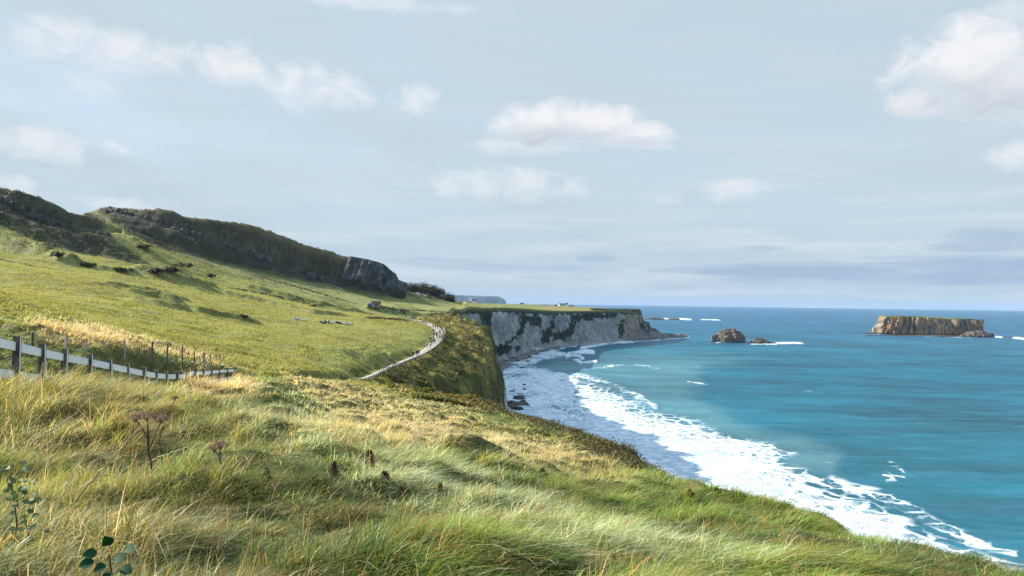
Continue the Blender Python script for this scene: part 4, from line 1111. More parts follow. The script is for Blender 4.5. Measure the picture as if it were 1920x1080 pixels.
def hedge_line():
    g = np.random.default_rng(91); X = []
    for L in ([(690, 577), (730, 579), (780, 582), (830, 585), (862, 589)], [(690, 597), (730, 599), (758, 600)], [(470, 515), (540, 533), (600, 551), (655, 567)], [(430, 541), (500, 552), (560, 566), (600, 577)]):
        P = smooth_line(np.array(L, float), 34)
        for px, py in P:
            h = hit(px, py, 200, 760)
            for _ in range(4): X.append((h[0]+g.normal(0, 1.6), h[1]+g.normal(0, 2.5)))
    X = np.array(X); n = len(X)
    scrub_at('hedge_scrub', X[:, 0], X[:, 1], g.uniform(.5, 1.7, n), 34, g.uniform(.28, .42, n), pick_cols(DARKS+[(.09, .06, .03)], n, g), 14)

def hit(px, py, y0=3.0, y1=900.0):
    """where the line of sight of a photo pixel meets the land"""
    d = CAMF + (px-960)/1493.0*CAMR + (540-py)/1493.0*CAMU
    q = np.exp(np.linspace(np.log(y0), np.log(y1), 900)); P = CAMP[None]+d[None]*(q/d[1])[:, None]
    h = P[:, 2]-surf(P[:, 0], P[:, 1])[0]
    i = np.argmax(h < 0)
    if h[i] >= 0: return P[-1]
    return P[i]
def ground_z(x, y): return float(surf(np.array([float(x)]), np.array([float(y)]))[0][0])
# ------------------------------------------------------------------ fences
def fence_mats():
    mt, t = new_mat('weathered_paint'); p = t.node('ShaderNodeTexCoord').outputs['Object']
    n = t.noise(t.vmul(p, (1, 1, 1)), 9, 6, .65); n2 = t.noise(p, 45, 4, .6)
    c = t.mix(t.ss(n, .55, .75), (.82, .84, .84), (.50, .50, .47)); c = t.mix(t.ss(n2, .62, .75), c, (.16, .15, .12))
    t.put(t.b.inputs['Base Color'], c); t.b.inputs['Roughness'].default_value = .75; t.put(t.b.inputs['Normal'], t.bump(n2, .4, .01))
    M['paint'] = mt
    mt, t = new_mat('weathered_wood'); p = t.node('ShaderNodeTexCoord').outputs['Object']
    n = t.noise(t.vmul(p, (6, 6, .8)), 6, 6, .65); n2 = t.noise(p, 7, 4, .6)
    c = t.mix(t.ss(n, .35, .65), (.035, .032, .03), (.11, .10, .09)); c = t.mix(t.ss(n2, .58, .7), c, (.14, .12, .05))
    t.put(t.b.inputs['Base Color'], c); t.b.inputs['Roughness'].default_value = .85; t.put(t.b.inputs['Normal'], t.bump(n, .5, .01))
    M['wood'] = mt
    M['pale_wood'] = simple_mat('pale_wood', (.34, .31, .27), .85, .35, 9, .3)
    M['lichen'] = simple_mat('lichen', (.26, .20, .07), .9, .4, 30, .3)
    M['wire'] = simple_mat('wire', (.16, .15, .14), .6, .2, 5)
def box_between(bm, a, b, w, h):
    a, b = Vector(a), Vector(b); d = b-a; L = d.length; d.normalize()
    side = d.cross(Vector((0, 0, 1))).normalized(); up = side.cross(d).normalized()
    rot = Matrix((d, side, up)).transposed()
    add_box(bm, (a+b)/2, (L, w, h), rot, bevel=min(w, h)*.12)
def fences():
    T = [(-18, 618, 13.6), (32, 632, 15), (80, 645, 16.5), (121, 655, 18), (168, 665, 19.6), (207, 674, 21.3), (240, 682, 23), (269, 689, 24.8), (293, 694, 26.5), (312, 696.5, 28.2), (331, 697, 30), (349, 697, 32), (365, 692, 35), (381, 693, 38.5), (396, 692, 43), (411, 691, 48), (426, 690.5, 54), (440, 690, 60)]
    Q = np.array([at(*a) for a in T]); xs, ys, top = Q[:, 0], Q[:, 1], Q[:, 2]; q = xs
    base = top-1.17
    root = empty('post_and_rail_fence', (xs[0], ys[0], base[0]))
    tag(root, 'white painted post and rail fence running downhill through long dry grass at left', 'fence')
    rx, ry, rz = root.location
    g = random.Random(3)
    for i in range(len(q)):
        j = min(i+1, len(q)-1); k = max(i-1, 0)
        d = math.atan2(ys[j]-ys[k], xs[j]-xs[k])
        bm = bmesh.new(); w = .10
        rot = Matrix.Rotation(d, 3, 'Z') @ Matrix.Rotation(g.uniform(-.03, .03), 3, 'X')
        h = top[i]-base[i]+.5
        add_box(bm, (xs[i]-rx, ys[i]-ry, top[i]-h/2-rz), (w, w*1.15, h), rot, bevel=.008)
        o = bm_obj('post', bm, M['wood'], root); o.data.materials.append(M['paint'])
        dirv = Vector((math.cos(d), math.sin(d), 0)); sid = Vector((math.sin(d), -math.cos(d), 0))
        for f in o.data.polygons:
            if f.normal.dot(sid) > .8: f.material_index = 1  # one side face pale, the other faces dark
        bm = bmesh.new(); add_box(bm, (xs[i]-rx, ys[i]-ry, top[i]+.008-rz), (w*.98, w*1.1, .022), rot, bevel=.007); bm_obj('post_cap', bm, M['lichen'], o)
    for i in range(len(q)-1):
        for hh in (.18, .72):
            bm = bmesh.new()
            off = Vector((math.sin(math.atan2(ys[i+1]-ys[i], xs[i+1]-xs[i])), -math.cos(math.atan2(ys[i+1]-ys[i], xs[i+1]-xs[i])), 0))*(-.02)
            a = Vector((xs[i]-rx, ys[i]-ry, top[i]-hh-rz))+off; b = Vector((xs[i+1]-rx, ys[i+1]-ry, top[i+1]-hh-rz))+off
            box_between(bm, a, b, .035, .155); bm_obj('rail', bm, M['paint'], root)
    # stakes on the bank
    S = [(61, 623, 31), (125, 632, 33.5), (162, 635, 35.5), (194, 637, 38), (234, 638, 41), (285, 640, 45), (313, 645, 49), (342, 648, 53), (364, 658, 58), (384, 660, 65), (395, 662, 71), (405, 663.5, 77), (413, 665, 83), (420, 667, 90)]
    p0 = at(*S[0]); root = empty('stake_fence', (p0[0], p0[1], ground_z(p0[0], p0[1])))
    tag(root, 'row of thin wooden stakes with wire on the grassy bank behind the white fence', 'fence')
    tops = []
    for i, a in enumerate(S):
        p = at(*a); gz = min(ground_z(p[0], p[1])-.35, p[2]-1.1); bm = bmesh.new()
        rot = Matrix.Rotation(g.uniform(0, 1.5), 3, 'Z') @ Matrix.Rotation(g.uniform(-.06, .06), 3, 'X')
        w = .085 if i != 9 else .14
        add_box(bm, (p[0]-p0[0], p[1]-p0[1], (p[2]+gz)/2-root.location.z), (w, w, p[2]-gz), rot, bevel=.008)
        bm_obj('stake', bm, M['pale_wood'] if i in (1, 2, 3, 4, 9, 10, 11) else M['wood'], root)
        tops.append(Vector((p[0]-p0[0], p[1]-p0[1], p[2]-root.location.z)))
    for dz in (.08, .4):
        bm = bmesh.new()
        for a, b in zip(tops[:-1], tops[1:]): box_between(bm, a-Vector((0, 0, dz)), b-Vector((0, 0, dz)), .007, .007)
        bm_obj('wire', bm, M['wire'], root)

# ------------------------------------------------------------------ path
def path():
    n = 520; P = smooth_line(PATHS[PATHS[:, 1] > 66], n)
    d = np.gradient(P, axis=0); d /= np.linalg.norm(d, axis=1)[:, None]; nr = np.c_[d[:, 1], -d[:, 0]]
    zc = CAM_H+np.interp(P[:, 1], PY, PZ)+0*P[:, 0]
    zc = np.maximum(zc, surf(P[:, 0], P[:, 1])[0]-.1)
    for _ in range(8): zc[1:-1] = (zc[:-2]+2*zc[1:-1]+zc[2:])/4
    hw = np.interp(P[:, 1], [0, 100, 130, 200, 240, 330, 400, 450], [.6, .7, .85, .95, 1.5, 1.9, 1.5, 1.0])
    rows = []
    for t, dz in [(-1.15, -.5), (-1.0, .10), (-.5, .14), (0, .16), (.5, .15), (1.0, .10), (1.12, -.8)]:
        r = np.c_[P+nr*(t*hw)[:, None], zc+dz+(.02*fbm(P[:, 0]*2, P[:, 1]*2, 2, 701) if abs(t) < .9 else 0)]
        rows.append(r)
    o = mesh_np('path', np.stack(rows, 1).reshape(-1, 3), grid_faces(n, 7), M['gravel']); o['kind'] = 'structure'
    # low rail along the seaward edge
    k = np.where((P[:, 1] > 118) & (P[:, 1] < 318))[0]
    s = np.r_[0, np.cumsum(np.linalg.norm(np.diff(P[k], axis=0), axis=1))]
    q = np.arange(0, s[-1], 2.3); m = len(q)
    E = P[k]+nr[k]*(hw[k]+.12)[:, None]
    xs = np.interp(q, s, E[:, 0]); ys = np.interp(q, s, E[:, 1]); zs = np.interp(q, s, zc[k])
    root = empty('path_rail_fence', (xs[0], ys[0], zs[0])); tag(root, 'low timber rail fence following the outer edge of the coast path', 'fence')
    rx, ry, rz = root.location
    for i in range(m):
        bm = bmesh.new(); add_box(bm, (xs[i]-rx, ys[i]-ry, zs[i]-.2-rz), (.2, .2, 1.5), bevel=.01); bm_obj('post', bm, M['wood'], root)
    for a in range(0, m-1, 6):
        bm = bmesh.new()
        for i in range(a, min(a+6, m-1)): box_between(bm, (xs[i]-rx, ys[i]-ry, zs[i]+.54-rz), (xs[i+1]-rx, ys[i+1]-ry, zs[i+1]+.54-rz), .2, .17)
        bm_obj('rail', bm, M['pale_wood'], root)

# ------------------------------------------------------------------ people
def skin_proto(name, verts, edges, radii, subs=1):
    me = bpy.data.meshes.new(name); me.from_pydata(verts, edges, [])
    o = bpy.data.objects.new(name, me); COL.objects.link(o)
    md = o.modifiers.new('skin', 'SKIN'); md.use_smooth_shade = True
    for v, r in zip(me.skin_vertices[0].data, radii): v.radius = (r, r*.9) if not isinstance(r, tuple) else r
    me.skin_vertices[0].data[0].use_root = True
    o.modifiers.new('sub', 'SUBSURF').levels = subs; o.modifiers['sub'].render_levels = subs
    dg = bpy.context.evaluated_depsgraph_get(); dg.update()
    out = bpy.data.meshes.new_from_object(o.evaluated_get(dg)); out.name = name
    bpy.data.objects.remove(o); bpy.data.meshes.remove(me)
    for p in out.polygons: p.use_smooth = True
    return out
def person_meshes(stride, arm):
    """one walking figure facing +Y; returns body, jacket, trousers, hair meshes"""
    s = stride
    hip = (0, 0, .93); lhip = (-.09, 0, .90); rhip = (.09, 0, .90)
    lk = (-.10, .20*s, .50); la = (-.10, .10*s-.16*s+.22*s, .085); lt = (-.11, la[1]+.17, .03)
    rk = (.10, .04*s, .49); ra = (.10, -.30*s, .10); rt = (.11, ra[1]+.16, .03)
    ch = (0, .015, 1.22); nk = (0, .02, 1.44); hd = (0, .045, 1.56); tp = (0, .035, 1.70)
    ls = (-.185, .01, 1.38); le = (-.235, -.10*arm, 1.11); lw = (-.225, .07*arm, .88); lh = (-.22, .12*arm, .78)
    rs = (.185, .01, 1.38); re = (.235, .06*arm, 1.11); rw = (.225, .22*arm, .92); rh = (.22, .28*arm, .83)
    V = [hip, lhip, lk, la, lt, rhip, rk, ra, rt, ch, nk, hd, tp, ls, le, lw, lh, rs, re, rw, rh]
    E = [(0, 1), (1, 2), (2, 3), (3, 4), (0, 5), (5, 6), (6, 7), (7, 8), (0, 9), (9, 10), (10, 11), (11, 12), (9, 13), (13, 14), (14, 15), (15, 16), (9, 17), (17, 18), (18, 19), (19, 20)]
    Rr = [.13, .09, .058, .042, .035, .09, .058, .042, .035, (.15, .11), .055, .095, .075, .06, .046, .032, .038, .06, .046, .032, .038]
    body = skin_proto('person', V, E, Rr)
    V2 = [(0, 0, .84), hip, ch, (0, .015, 1.41), ls, le, lw, rs, re, rw]
    jack = skin_proto('jacket', V2, [(0, 1), (1, 2), (2, 3), (2, 4), (4, 5), (5, 6), (2, 7), (7, 8), (8, 9)], [.16, .165, (.20, .15), .085, .085, .066, .052, .085, .066, .052])
    V3 = [(0, 0, .95), lhip, lk, la, rhip, rk, ra]
    trou = skin_proto('trousers', V3, [(0, 1), (1, 2), (2, 3), (0, 4), (4, 5), (5, 6)], [.15, .108, .075, .06, .108, .075, .06])
    V4 = [(0, -.01, 1.52), (0, .0, 1.64), (0, .02, 1.715)]
    hair = skin_proto('hair', V4, [(0, 1), (1, 2)], [.075, .108, .07])
    return body, jack, trou, hair
CLOTH = {'black': (.012, .012, .015), 'navy': (.015, .02, .06), 'purple': (.07, .02, .10), 'magenta': (.62, .04, .22), 'pale pink': (.62, .42, .45), 'teal': (.01, .20, .17), 'maroon': (.12, .02, .05),
         'grey': (.16, .16, .17), 'white': (.65, .65, .66), 'red': (.35, .05, .04), 'brown': (.10, .06, .035), 'green': (.02, .09, .06), 'light grey': (.40, .40, .42), 'jeans': (.04, .07, .15), 'mint': (.25, .55, .45), 'orange': (.5, .16, .03)}
def people():
    for k, c in CLOTH.items(): M['cloth '+k] = simple_mat('cloth_'+k.replace(' ', '_'), c, .85, .15, 8)
    M['skin'] = simple_mat('skin', (.45, .27, .19), .6, .1, 10); M['hair'] = simple_mat('hair', (.03, .02, .015), .7, .3, 12)
    protos = [person_meshes(1.0, 1.0), person_meshes(-.7, -.9), person_meshes(.35, .3)]
    W = [  # px, py (feet), distance, jacket, trousers, facing (0 away, 180 towards the viewer), label
        (774, 671, 207, 'black', 'black', 185, 'person in black, left one of the nearest walkers on the path'),
        (781, 669.5, 210, 'black', 'navy', 180, 'person in black beside a purple jacket, in the middle of the nearest walkers'),
        (784.8, 668, 213, 'purple', 'navy', 180, 'person in a dark purple jacket, rightmost of the nearest walkers on the path'),
        (806.3, 655, 237, 'magenta', 'mint', 185, 'person in a bright magenta pink jacket on the path bend'),
        (801.5, 652, 241, 'pale pink', 'jeans', 180, 'person in a pale pink top, left of the magenta jacket'),
        (808.8, 648, 246, 'teal', 'black', 180, 'person in a dark teal jacket, just behind the magenta jacket'),
        (812, 645.5, 249, 'maroon', 'black', 180, 'person in a maroon jacket between two teal jackets'),
        (815.4, 645, 250, 'teal', 'navy', 175, 'person in a bright teal jacket close to the outer rail'),
        (807.5, 641.5, 256, 'black', 'black', 180, 'person in black on the inner edge, behind the teal jackets'),
        (812.6, 640.5, 258, 'navy', 'black', 180, 'person in navy directly behind the maroon jacket'),
        (818, 634.5, 271, 'black', 'navy', 0, 'person in black with navy trousers midway round the bend, near the rail'),
        (813.5, 633.5, 273, 'navy', 'jeans', 180, 'person in a navy jacket and blue jeans on the inner side of the bend'),
        (819.5, 631, 279, 'maroon', 'black', 180, 'person in dark maroon just past the middle of the bend'),
        (816.5, 628, 286, 'light grey', 'jeans', 180, 'person in a light grey jacket in the middle of the crowded bend'),
        (813.2, 626, 291, 'black', 'grey', 180, 'person in black with grey trousers on the inner edge of the far bend'),
        (824.5, 627, 289, 'grey', 'black', 180, 'person in a grey jacket by the rail at the outermost bend'),
        (828, 620, 306, 'black', 'black', 170, 'person in black standing at the outermost corner above the drop'),
        (820.5, 618.5, 309, 'red', 'grey', 180, 'person in a dull red top at the far end of the bend'),
        (816.2, 617, 313, 'black', 'jeans', 180, 'tall looking person in black beyond the bend, next to a grey one'),
        (812.2, 616.5, 316, 'grey', 'navy', 180, 'person in grey beyond the bend, left of the tall black one'),
        (799, 610.4, 338, 'black', 'brown', 180, 'person in black, right one of the three in a row on the far straight'),
        (794.8, 609.5, 343, 'black', 'black', 180, 'person in black, middle one of the three in a row on the far straight'),
        (791.8, 608.2, 347, 'navy', 'black', 180, 'person in navy, left one of the three in a row on the far straight'),
        (781.6, 603.2, 372, 'brown', 'red', 180, 'small person in brown walking just behind the far trio in black'),
        (777.6, 602, 380, 'black', 'navy', 0, 'person in black, right one of the farthest trio'),
        (774.4, 601, 385, 'black', 'black', 0, 'person in black, middle one of the farthest trio'),
        (771.3, 600.6, 389, 'navy', 'black', 0, 'person in navy, left one of the farthest trio'),
        (761, 597.6, 408, 'brown', 'black', 0, 'person in brown alone at the far end of the visible path'),
        (817.5, 588.3, 470, 'white', 'black', 90, 'person in white standing on the rough slope above the far path'),
    ]
    first = {}
    for i, (px, py, Y, jk, tr, face, lab) in enumerate(W):
        h = hit(px, py, 150, 700)
        x, y = h[0], h[1]
        if i != len(W)-1:
            # stand on the path surface where the sight line meets it
            d, par, sd = line_d(np.array([x]), np.array([y]), PATHS)
            if d[0] > 2.6:
                y = Y; x = at(px, py, Y)[0]
        z = ground_z(x, y)+.10
        # direction of the path here
        k = int(np.argmin((PATHS[:, 0]-x)**2+(PATHS[:, 1]-y)**2)); a, b = PATHS[max(k-2, 0)], PATHS[min(k+2, len(PATHS)-1)]
        ang = math.atan2(b[1]-a[1], b[0]-a[0])-math.pi/2+R(face)
        pr = protos[i % 3]
        body = bpy.data.objects.new('person', pr[0]); COL.objects.link(body)
        if not pr[0].materials: pr[0].materials.append(M['skin'])
        body.location = (x, y, z); body.rotation_euler = (0, 0, ang); k = .96+.1*((i*37) % 10)/10
        if 'small' in lab: k = .75
        body.scale = (k, k, k)
        tag(body, lab, 'person', 'walkers on the coast path')
        for nm, me, mat in (('jacket', pr[1], 'cloth '+jk), ('trousers', pr[2], 'cloth '+tr), ('hair', pr[3], 'hair')):
            c = bpy.data.objects.new(nm, me); COL.objects.link(c); c.parent = body
            if not me.materials: me.materials.append(None)
            c.material_slots[0].link = 'OBJECT'; c.material_slots[0].material = M[mat]

# ------------------------------------------------------------------ cattle
def cow_mesh(stand=False):
    z0 = .42 if not stand else .95
    V = [(-.80, 0, z0+.02), (-.45, 0, z0+.03), (.05, 0, z0), (.50, 0, z0+.05), (.80, .0, z0+.16), (1.05, .05, z0+.36), (1.22, .08, z0+.40), (1.48, .12, z0+.26)]
    E = [(0, 1), (1, 2), (2, 3), (3, 4), (4, 5), (5, 6), (6, 7)]
    Rr = [.22, (.34, .38), (.38, .42), (.33, .40), .25, .17, .15, .085]
    def leg(root, pts, rad):
        p = root
        for q, r in zip(pts, rad):
            V.append(q); Rr.append(r); E.append((p, len(V)-1)); p = len(V)-1
    if stand:
        for sx, r in ((.55, 3), (-.62, 1)):
            for sy in (-.2, .2):
                leg(r, [(sx, sy, .55), (sx+(.03 if sx > 0 else -.08), sy, .28), (sx+.02, sy, .04)], [.12, .065, .06])
    else:
        for sy in (-1, 1):
            leg(3, [(.72, .26*sy, .20), (.98, .30*sy, .10), (.72, .36*sy, .06)], [.12, .07, .05])
            leg(1, [(-.35, .36*sy, .26), (-.05, .50*sy, .12), (-.38, .52*sy, .06)], [.15, .09, .055])
    leg(0, [(-1.02, .03, z0-.05), (-1.08, .05, z0-.38)], [.035, .03])                      # tail
    leg(6, [(1.20, .27, z0+.44)], [.045]); leg(6, [(1.16, -.13, z0+.44)], [.045])            # ears
    return skin_proto('cow', V, E, Rr)
def cattle():
    def cmat(name, seed, thr):
        mt, t = new_mat(name); p = t.node('ShaderNodeTexCoord').outputs['Object']
        v = t.node('ShaderNodeVectorMath', operation='ADD'); t.put(v.inputs[0], p); v.inputs[1].default_value = (seed, seed*1.7, 0)
        n = t.noise(v.outputs[0], .95, 2, .4, .5)
        t.put(t.b.inputs['Base Color'], t.mix(t.ss(n, thr-.02, thr+.02), (.60, .57, .52), (.012, .011, .011))); t.b.inputs['Roughness'].default_value = .75
        return mt
    mats = [cmat('hide_mostly_white', 1.3, .50), cmat('hide_pied', 4.1, .47), cmat('hide_mostly_black', 7.7, .38)]
    lying, standing = cow_mesh(), cow_mesh(True)
    for me in (lying, standing): me.materials.append(None)
    g = random.Random(5)
    C = [(459, 595.5, 2, 0, 200, 'black and white cow lying alone, leftmost in the field'),
         (556, 600.5, 0, 0, 20, 'mostly white cow with a dark rear lying left of one more cow'),
         (569, 602.5, 1, 0, 10, 'pied cow lying just right of the mostly white one'),
         (606, 607.5, 2, 0, 190, 'dark cow lying at the left end of the herd'),
         (613.5, 607.5, 2, 1, 160, 'black cow standing tallest in the herd'),
         (621.5, 607.5, 1, 0, 15, 'pied cow lying at the foot of the standing black cow'),
         (629, 606, 0, 0, 30, 'pale cow lying in the middle of the herd'),
         (636, 607.5, 2, 0, 200, 'black cow lying right of the pale cow'),
         (643, 609, 1, 0, 10, 'pied cow lying second from the right end of the herd'),
         (654.5, 609.5, 1, 0, 25, 'black and white cow lying apart at the right end of the herd')]
    for px, py, mi, st, a, lab in C:
        h = hit(px, py, 100, 500)
        o = bpy.data.objects.new('cow', standing if st else lying); COL.objects.link(o)
        o.location = (h[0], h[1], ground_z(h[0], h[1])-.02); o.rotation_euler = (0, 0, R(a)); o.scale = (.92, .92, 1.0)
        o.material_slots[0].link = 'OBJECT'; o.material_slots[0].material = mats[mi]
        tag(o, lab, 'cow', 'cattle resting in the pasture')

# ------------------------------------------------------------------ buildings
def building(name, px, py, Y, w, d, h, rh, ang, label, wall='render', roof='slate', chim=0, win=3, cat='house', zfix=None):
    p = at(px, py, Y); z = p[2] if zfix is None else zfix
    root = empty(name, (p[0], p[1], z-.3), ang); tag(root, label, cat)
    bm = bmesh.new(); add_box(bm, (0, 0, h/2), (w, d, h))
    # gable ends
    for sx in (-1, 1):
        vs = [bm.verts.new((sx*w/2, -d/2, h)), bm.verts.new((sx*w/2, d/2, h)), bm.verts.new((sx*w/2, 0, h+rh))]
        bm.faces.new(vs if sx > 0 else vs[::-1])
    bm_obj('wall', bm, M[wall], root)
    bm = bmesh.new(); o_ = .3; th = .22
    for sy in (-1, 1):
        a = Vector((-w/2-o_, sy*(d/2+o_), h-.1)); b = Vector((w/2+o_, sy*(d/2+o_), h-.1)); c = Vector((w/2+o_, 0, h+rh+.05)); e = Vector((-w/2-o_, 0, h+rh+.05))
        up = Vector((0, 0, th)); q = [bm.verts.new(v) for v in (a, b, c, e, a+up, b+up, c+up, e+up)]
        for f in ((0, 1, 2, 3), (7, 6, 5, 4), (0, 4, 5, 1), (1, 5, 6, 2), (2, 6, 7, 3), (3, 7, 4, 0)): bm.faces.new([q[i] for i in f])
    bmesh.ops.recalc_face_normals(bm, faces=bm.faces)
    rf = bm_obj('roof', bm, M[roof], root)
    for k in range(chim):
        x = (-w/2+.6) if k == 0 else (w/2-.6)
        bm = bmesh.new(); add_box(bm, (x, 0, h+rh+.5), (.8, .8, 1.8)); bm_obj('chimney', bm, M['render'], rf)
    for k in range(win):
        x = -w/2+(k+.5)*w/win
        bm = bmesh.new(); add_box(bm, (x, -d/2-.02, h*.55), (1.1, .1, 1.2)); bm_obj('window', bm, M['glass_dark'], root)
    return root
def buildings():
    M['render'] = simple_mat('white_render', (.80, .80, .78), .8, .06, .6); M['slate'] = simple_mat('slate', (.10, .105, .12), .7, .2, .8)
    M['glass_dark'] = simple_mat('dark_glass', (.02, .025, .03), .15, .1, 1); M['stone'] = simple_mat('grey_stone', (.26, .25, .24), .9, .25, .7); M['rust_roof'] = simple_mat('rusty_roof', (.10, .06, .045), .8, .3, .8)
    M['blue'] = simple_mat('blue_paint', (.05, .20, .42), .5, .1, 1); M['tarp_white'] = simple_mat('white_panel', (.75, .76, .78), .6, .05, 1)
    Y = 2050; r = building('church', 890, 567.8, Y, 14, 8, 5, 4, .1, 'white church with a tall square tower on the skyline, before the blue headland', cat='church', win=3)
    bm = bmesh.new(); add_box(bm, (-9.6, 0, 6), (5, 5, 12)); tw = bm_obj('tower', bm, M['render'], r)
    bm = bmesh.new()
    for sx in (-1, 1):
        for sy in (-1, 1): add_box(bm, (-9.6+sx*2.0, sy*2.0, 12.8), (.9, .9, 1.6), taper=.4)
    bm_obj('pinnacles', bm, M['render'], tw)
    bm = bmesh.new(); add_box(bm, (-9.6, -2.55, 8.5), (1.2, .12, 2.6)); bm_obj('window', bm, M['glass_dark'], tw)
    building('farm_building', 881, 568.4, 2040, 9, 6, 3, 2, .0, 'low dark building at the left foot of the church tower', wall='stone', win=2)
    building('cottage', 1054, 574.8, 1890, 16, 8, 4.4, 3.2, .15, 'long white house with chimneys on the low far land, largest of the white houses', chim=2, win=4)
    building('cottage', 1062.5, 574.6, 1905, 6, 6, 5.8, 3, .1, 'small tall white house joined to the right end of the long one', chim=1, win=1)
    building('cottage', 1014, 574.6, 1860, 5, 5, 2.6, 1.6, .2, 'tiny white hut, leftmost of the white houses on the far land', win=1)
    building('cottage', 1024, 574.9, 1850, 10, 6, 2.8, 2.0, .0, 'low white bungalow between the tiny hut and a row of dark bushes', win=3)
    building('cottage', 1075, 575.4, 1895, 5, 5, 2.8, 1.8, -.1, 'small white cottage to the right of the long white house among bushes', win=1)
    z1 = lambda px, py, Y: None
    building('visitor_building', 888.5, 576.0, 905, 7, 5, 2.6, 1.4, -.35, 'white flat building at the very brow of the chalk cliff, upper one', wall='render', roof='tarp_white', win=2)
    building('visitor_building', 893.5, 579.0, 842, 3.6, 4, 3.2, 1.0, -.3, 'small white gabled building by the cliff edge, lower one', wall='render', roof='slate', win=1)
    building('shed', 903.5, 581.0, 838, 10, 4, 2.2, 1.1, .0, 'long low grey roofed shed by the cliff edge', wall='stone', roof='slate', win=3, cat='shed')
    h = hit(705, 575.5, 300, 800)
    building('hut', 705, 575.5, h[1], 5.2, 4, 2.2, 1.7, .25, 'small hut with a rusty pitched roof against the hedge below the far hill', wall='stone', roof='rust_roof', win=1, cat='hut')
    h = hit(693, 576, 300, 800)
    # blue caravan-like trailer beside the hut
    root = empty('trailer', (h[0], h[1], ground_z(h[0], h[1])), .2); tag(root, 'small blue trailer parked to the left of the hut', 'trailer')
    bm = bmesh.new(); add_box(bm, (0, 0, 1.25), (2.8, 1.6, 1.5), bevel=.2); bm_obj('body', bm, M['blue'], root, True)
    for sx in (-.45, .45):
        for sy in (-.75, .75):
            bm = bmesh.new(); bmesh.ops.create_cone(bm, cap_ends=True, segments=16, radius1=.32, radius2=.32, depth=.2, matrix=Matrix.Translation((sx, sy, .32)) @ Matrix.Rotation(math.pi/2, 4, 'X')); bm_obj('wheel', bm, M['glass_dark'], root)
    bm = bmesh.new(); add_box(bm, (1.7, 0, .6), (.9, .1, .1)); bm_obj('drawbar', bm, M['wood'], root)

# ------------------------------------------------------------------ bushes one can tell apart
def bush(name, px, py, Y, w, h, label, cols, leaf=.3, n=420, seed=1, group=None):
    p = at(px, py, Y) if Y else hit(px, py, 60, 900)
    x, y = p[0], p[1]; z = ground_z(x, y)
    g = np.random.default_rng(seed)
    root = empty(name, (x, y, z)); tag(root, label, 'bush', group)
    k = 9
    cen = np.c_[g.uniform(-.36, .36, k)*w, g.uniform(-.3, .3, k)*w*.7, g.uniform(.15, .55, k)*h]; rad = g.uniform(.28, .42, k)*min(w, h*1.7)
    V, F, C = leaf_cloud(cen, rad, n//k, leaf*np.ones(k), pick_cols(cols, k, g), seed=seed, flat=1.0)
    mesh_np('foliage', V, F, M['leaf'], root, smooth=False, attrs={'albedo': C})
    st = []
    for i in range(5):
        e = cen[i]; st.append(tube_np([(e[0]*.15, e[1]*.15, -.3), (e[0]*.5, e[1]*.5, e[2]*.5), tuple(e)], [.05*h, .03*h, .012*h]))
    V, F = merge_np(st); mesh_np('stems', V, F, M['wood'], root)
def bushes():
    D = DARKS
    B = [(787, 551, 745, 20, 16, 'round dark thicket on the skyline beside the grey rock face'), (770, 553, 720, 15, 9, 'dark bush between the grey rock face and the round thicket'),
         (804, 556, 760, 18, 12, 'dark bush on the skyline right of the round thicket'), (821, 561, 770, 17, 9, 'low dark bush midway down the last slope of the far hill'), (836, 565, 785, 14, 9, 'low bush near the right end of the far hill'), (845, 567, 790, 7, 8, 'small square topped bush at the right end of the far hill')]
    for i, (px, py, Y, w, h, lab) in enumerate(B): bush('thicket', px, py, Y, w, h, lab, D, .62, 3400, 40+i, 'thickets on the last slope of the far hill')
    B = [(342, 503, None, 11, 2.8, 'largest dark gorse clump in the hollow under the far hill'), (315, 512, None, 9, 2.1, 'dark gorse clump left of the largest one under the far hill'), (290, 515, None, 8, 1.9, 'dark gorse clump at the left end of the hollow'),
         (396, 521, None, 5, 2, 'small dark gorse bush alone right of the hollow'), (270, 468, None, 9, 2.6, 'dark bush on the pale strip below the far hill ridge'), (232, 510, None, 8, 1.6, 'dark bush on the field above the shaded hummocks'), (165, 500, None, 6, 1.3, 'small dark bush on the upper left field'),
         (112, 483, None, 7, 1.9, 'dark bush at the right end of the shaded hedge bank')]
    for i, (px, py, Y, w, h, lab) in enumerate(B): bush('gorse_bush', px, py, Y, w, h, lab, D+[(.09, .085, .03)], .34, 1300, 60+i, 'gorse on the upper field')
    B = [(1042, 575, 1880, 9, 4.0, 'dark row of bushes left of the long white house'), (1070, 575.5, 1890, 8, 3.6, 'dark bush right of the long white house'), (894, 567.5, 2060, 6, 5.5, 'dark tree clump at the right of the church'), (980, 574, 1700, 12, 4, 'dark scrub on the brow of the far land left of the houses')]
    for i, (px, py, Y, w, h, lab) in enumerate(B): bush('bush', px, py, Y, w, h, lab, D, .8, 260, 80+i)
    # hollow bushes on the coast slope
    B = [(742, 716, 150, 7, 3.0, 'dark green bush below the path where it first appears'), (832, 640, 248, 5.5, 3.0, 'dark bush just outside the crowded path bend'), (872, 668, 262, 5, 3, 'dark bush on the brow of the grassy headland')]
    for i, (px, py, Y, w, h, lab) in enumerate(B): bush('bush', px, py, None, w, h, lab, [(.03, .05, .016), (.05, .07, .02), (.06, .05, .02)], .2, 900, 90+i)

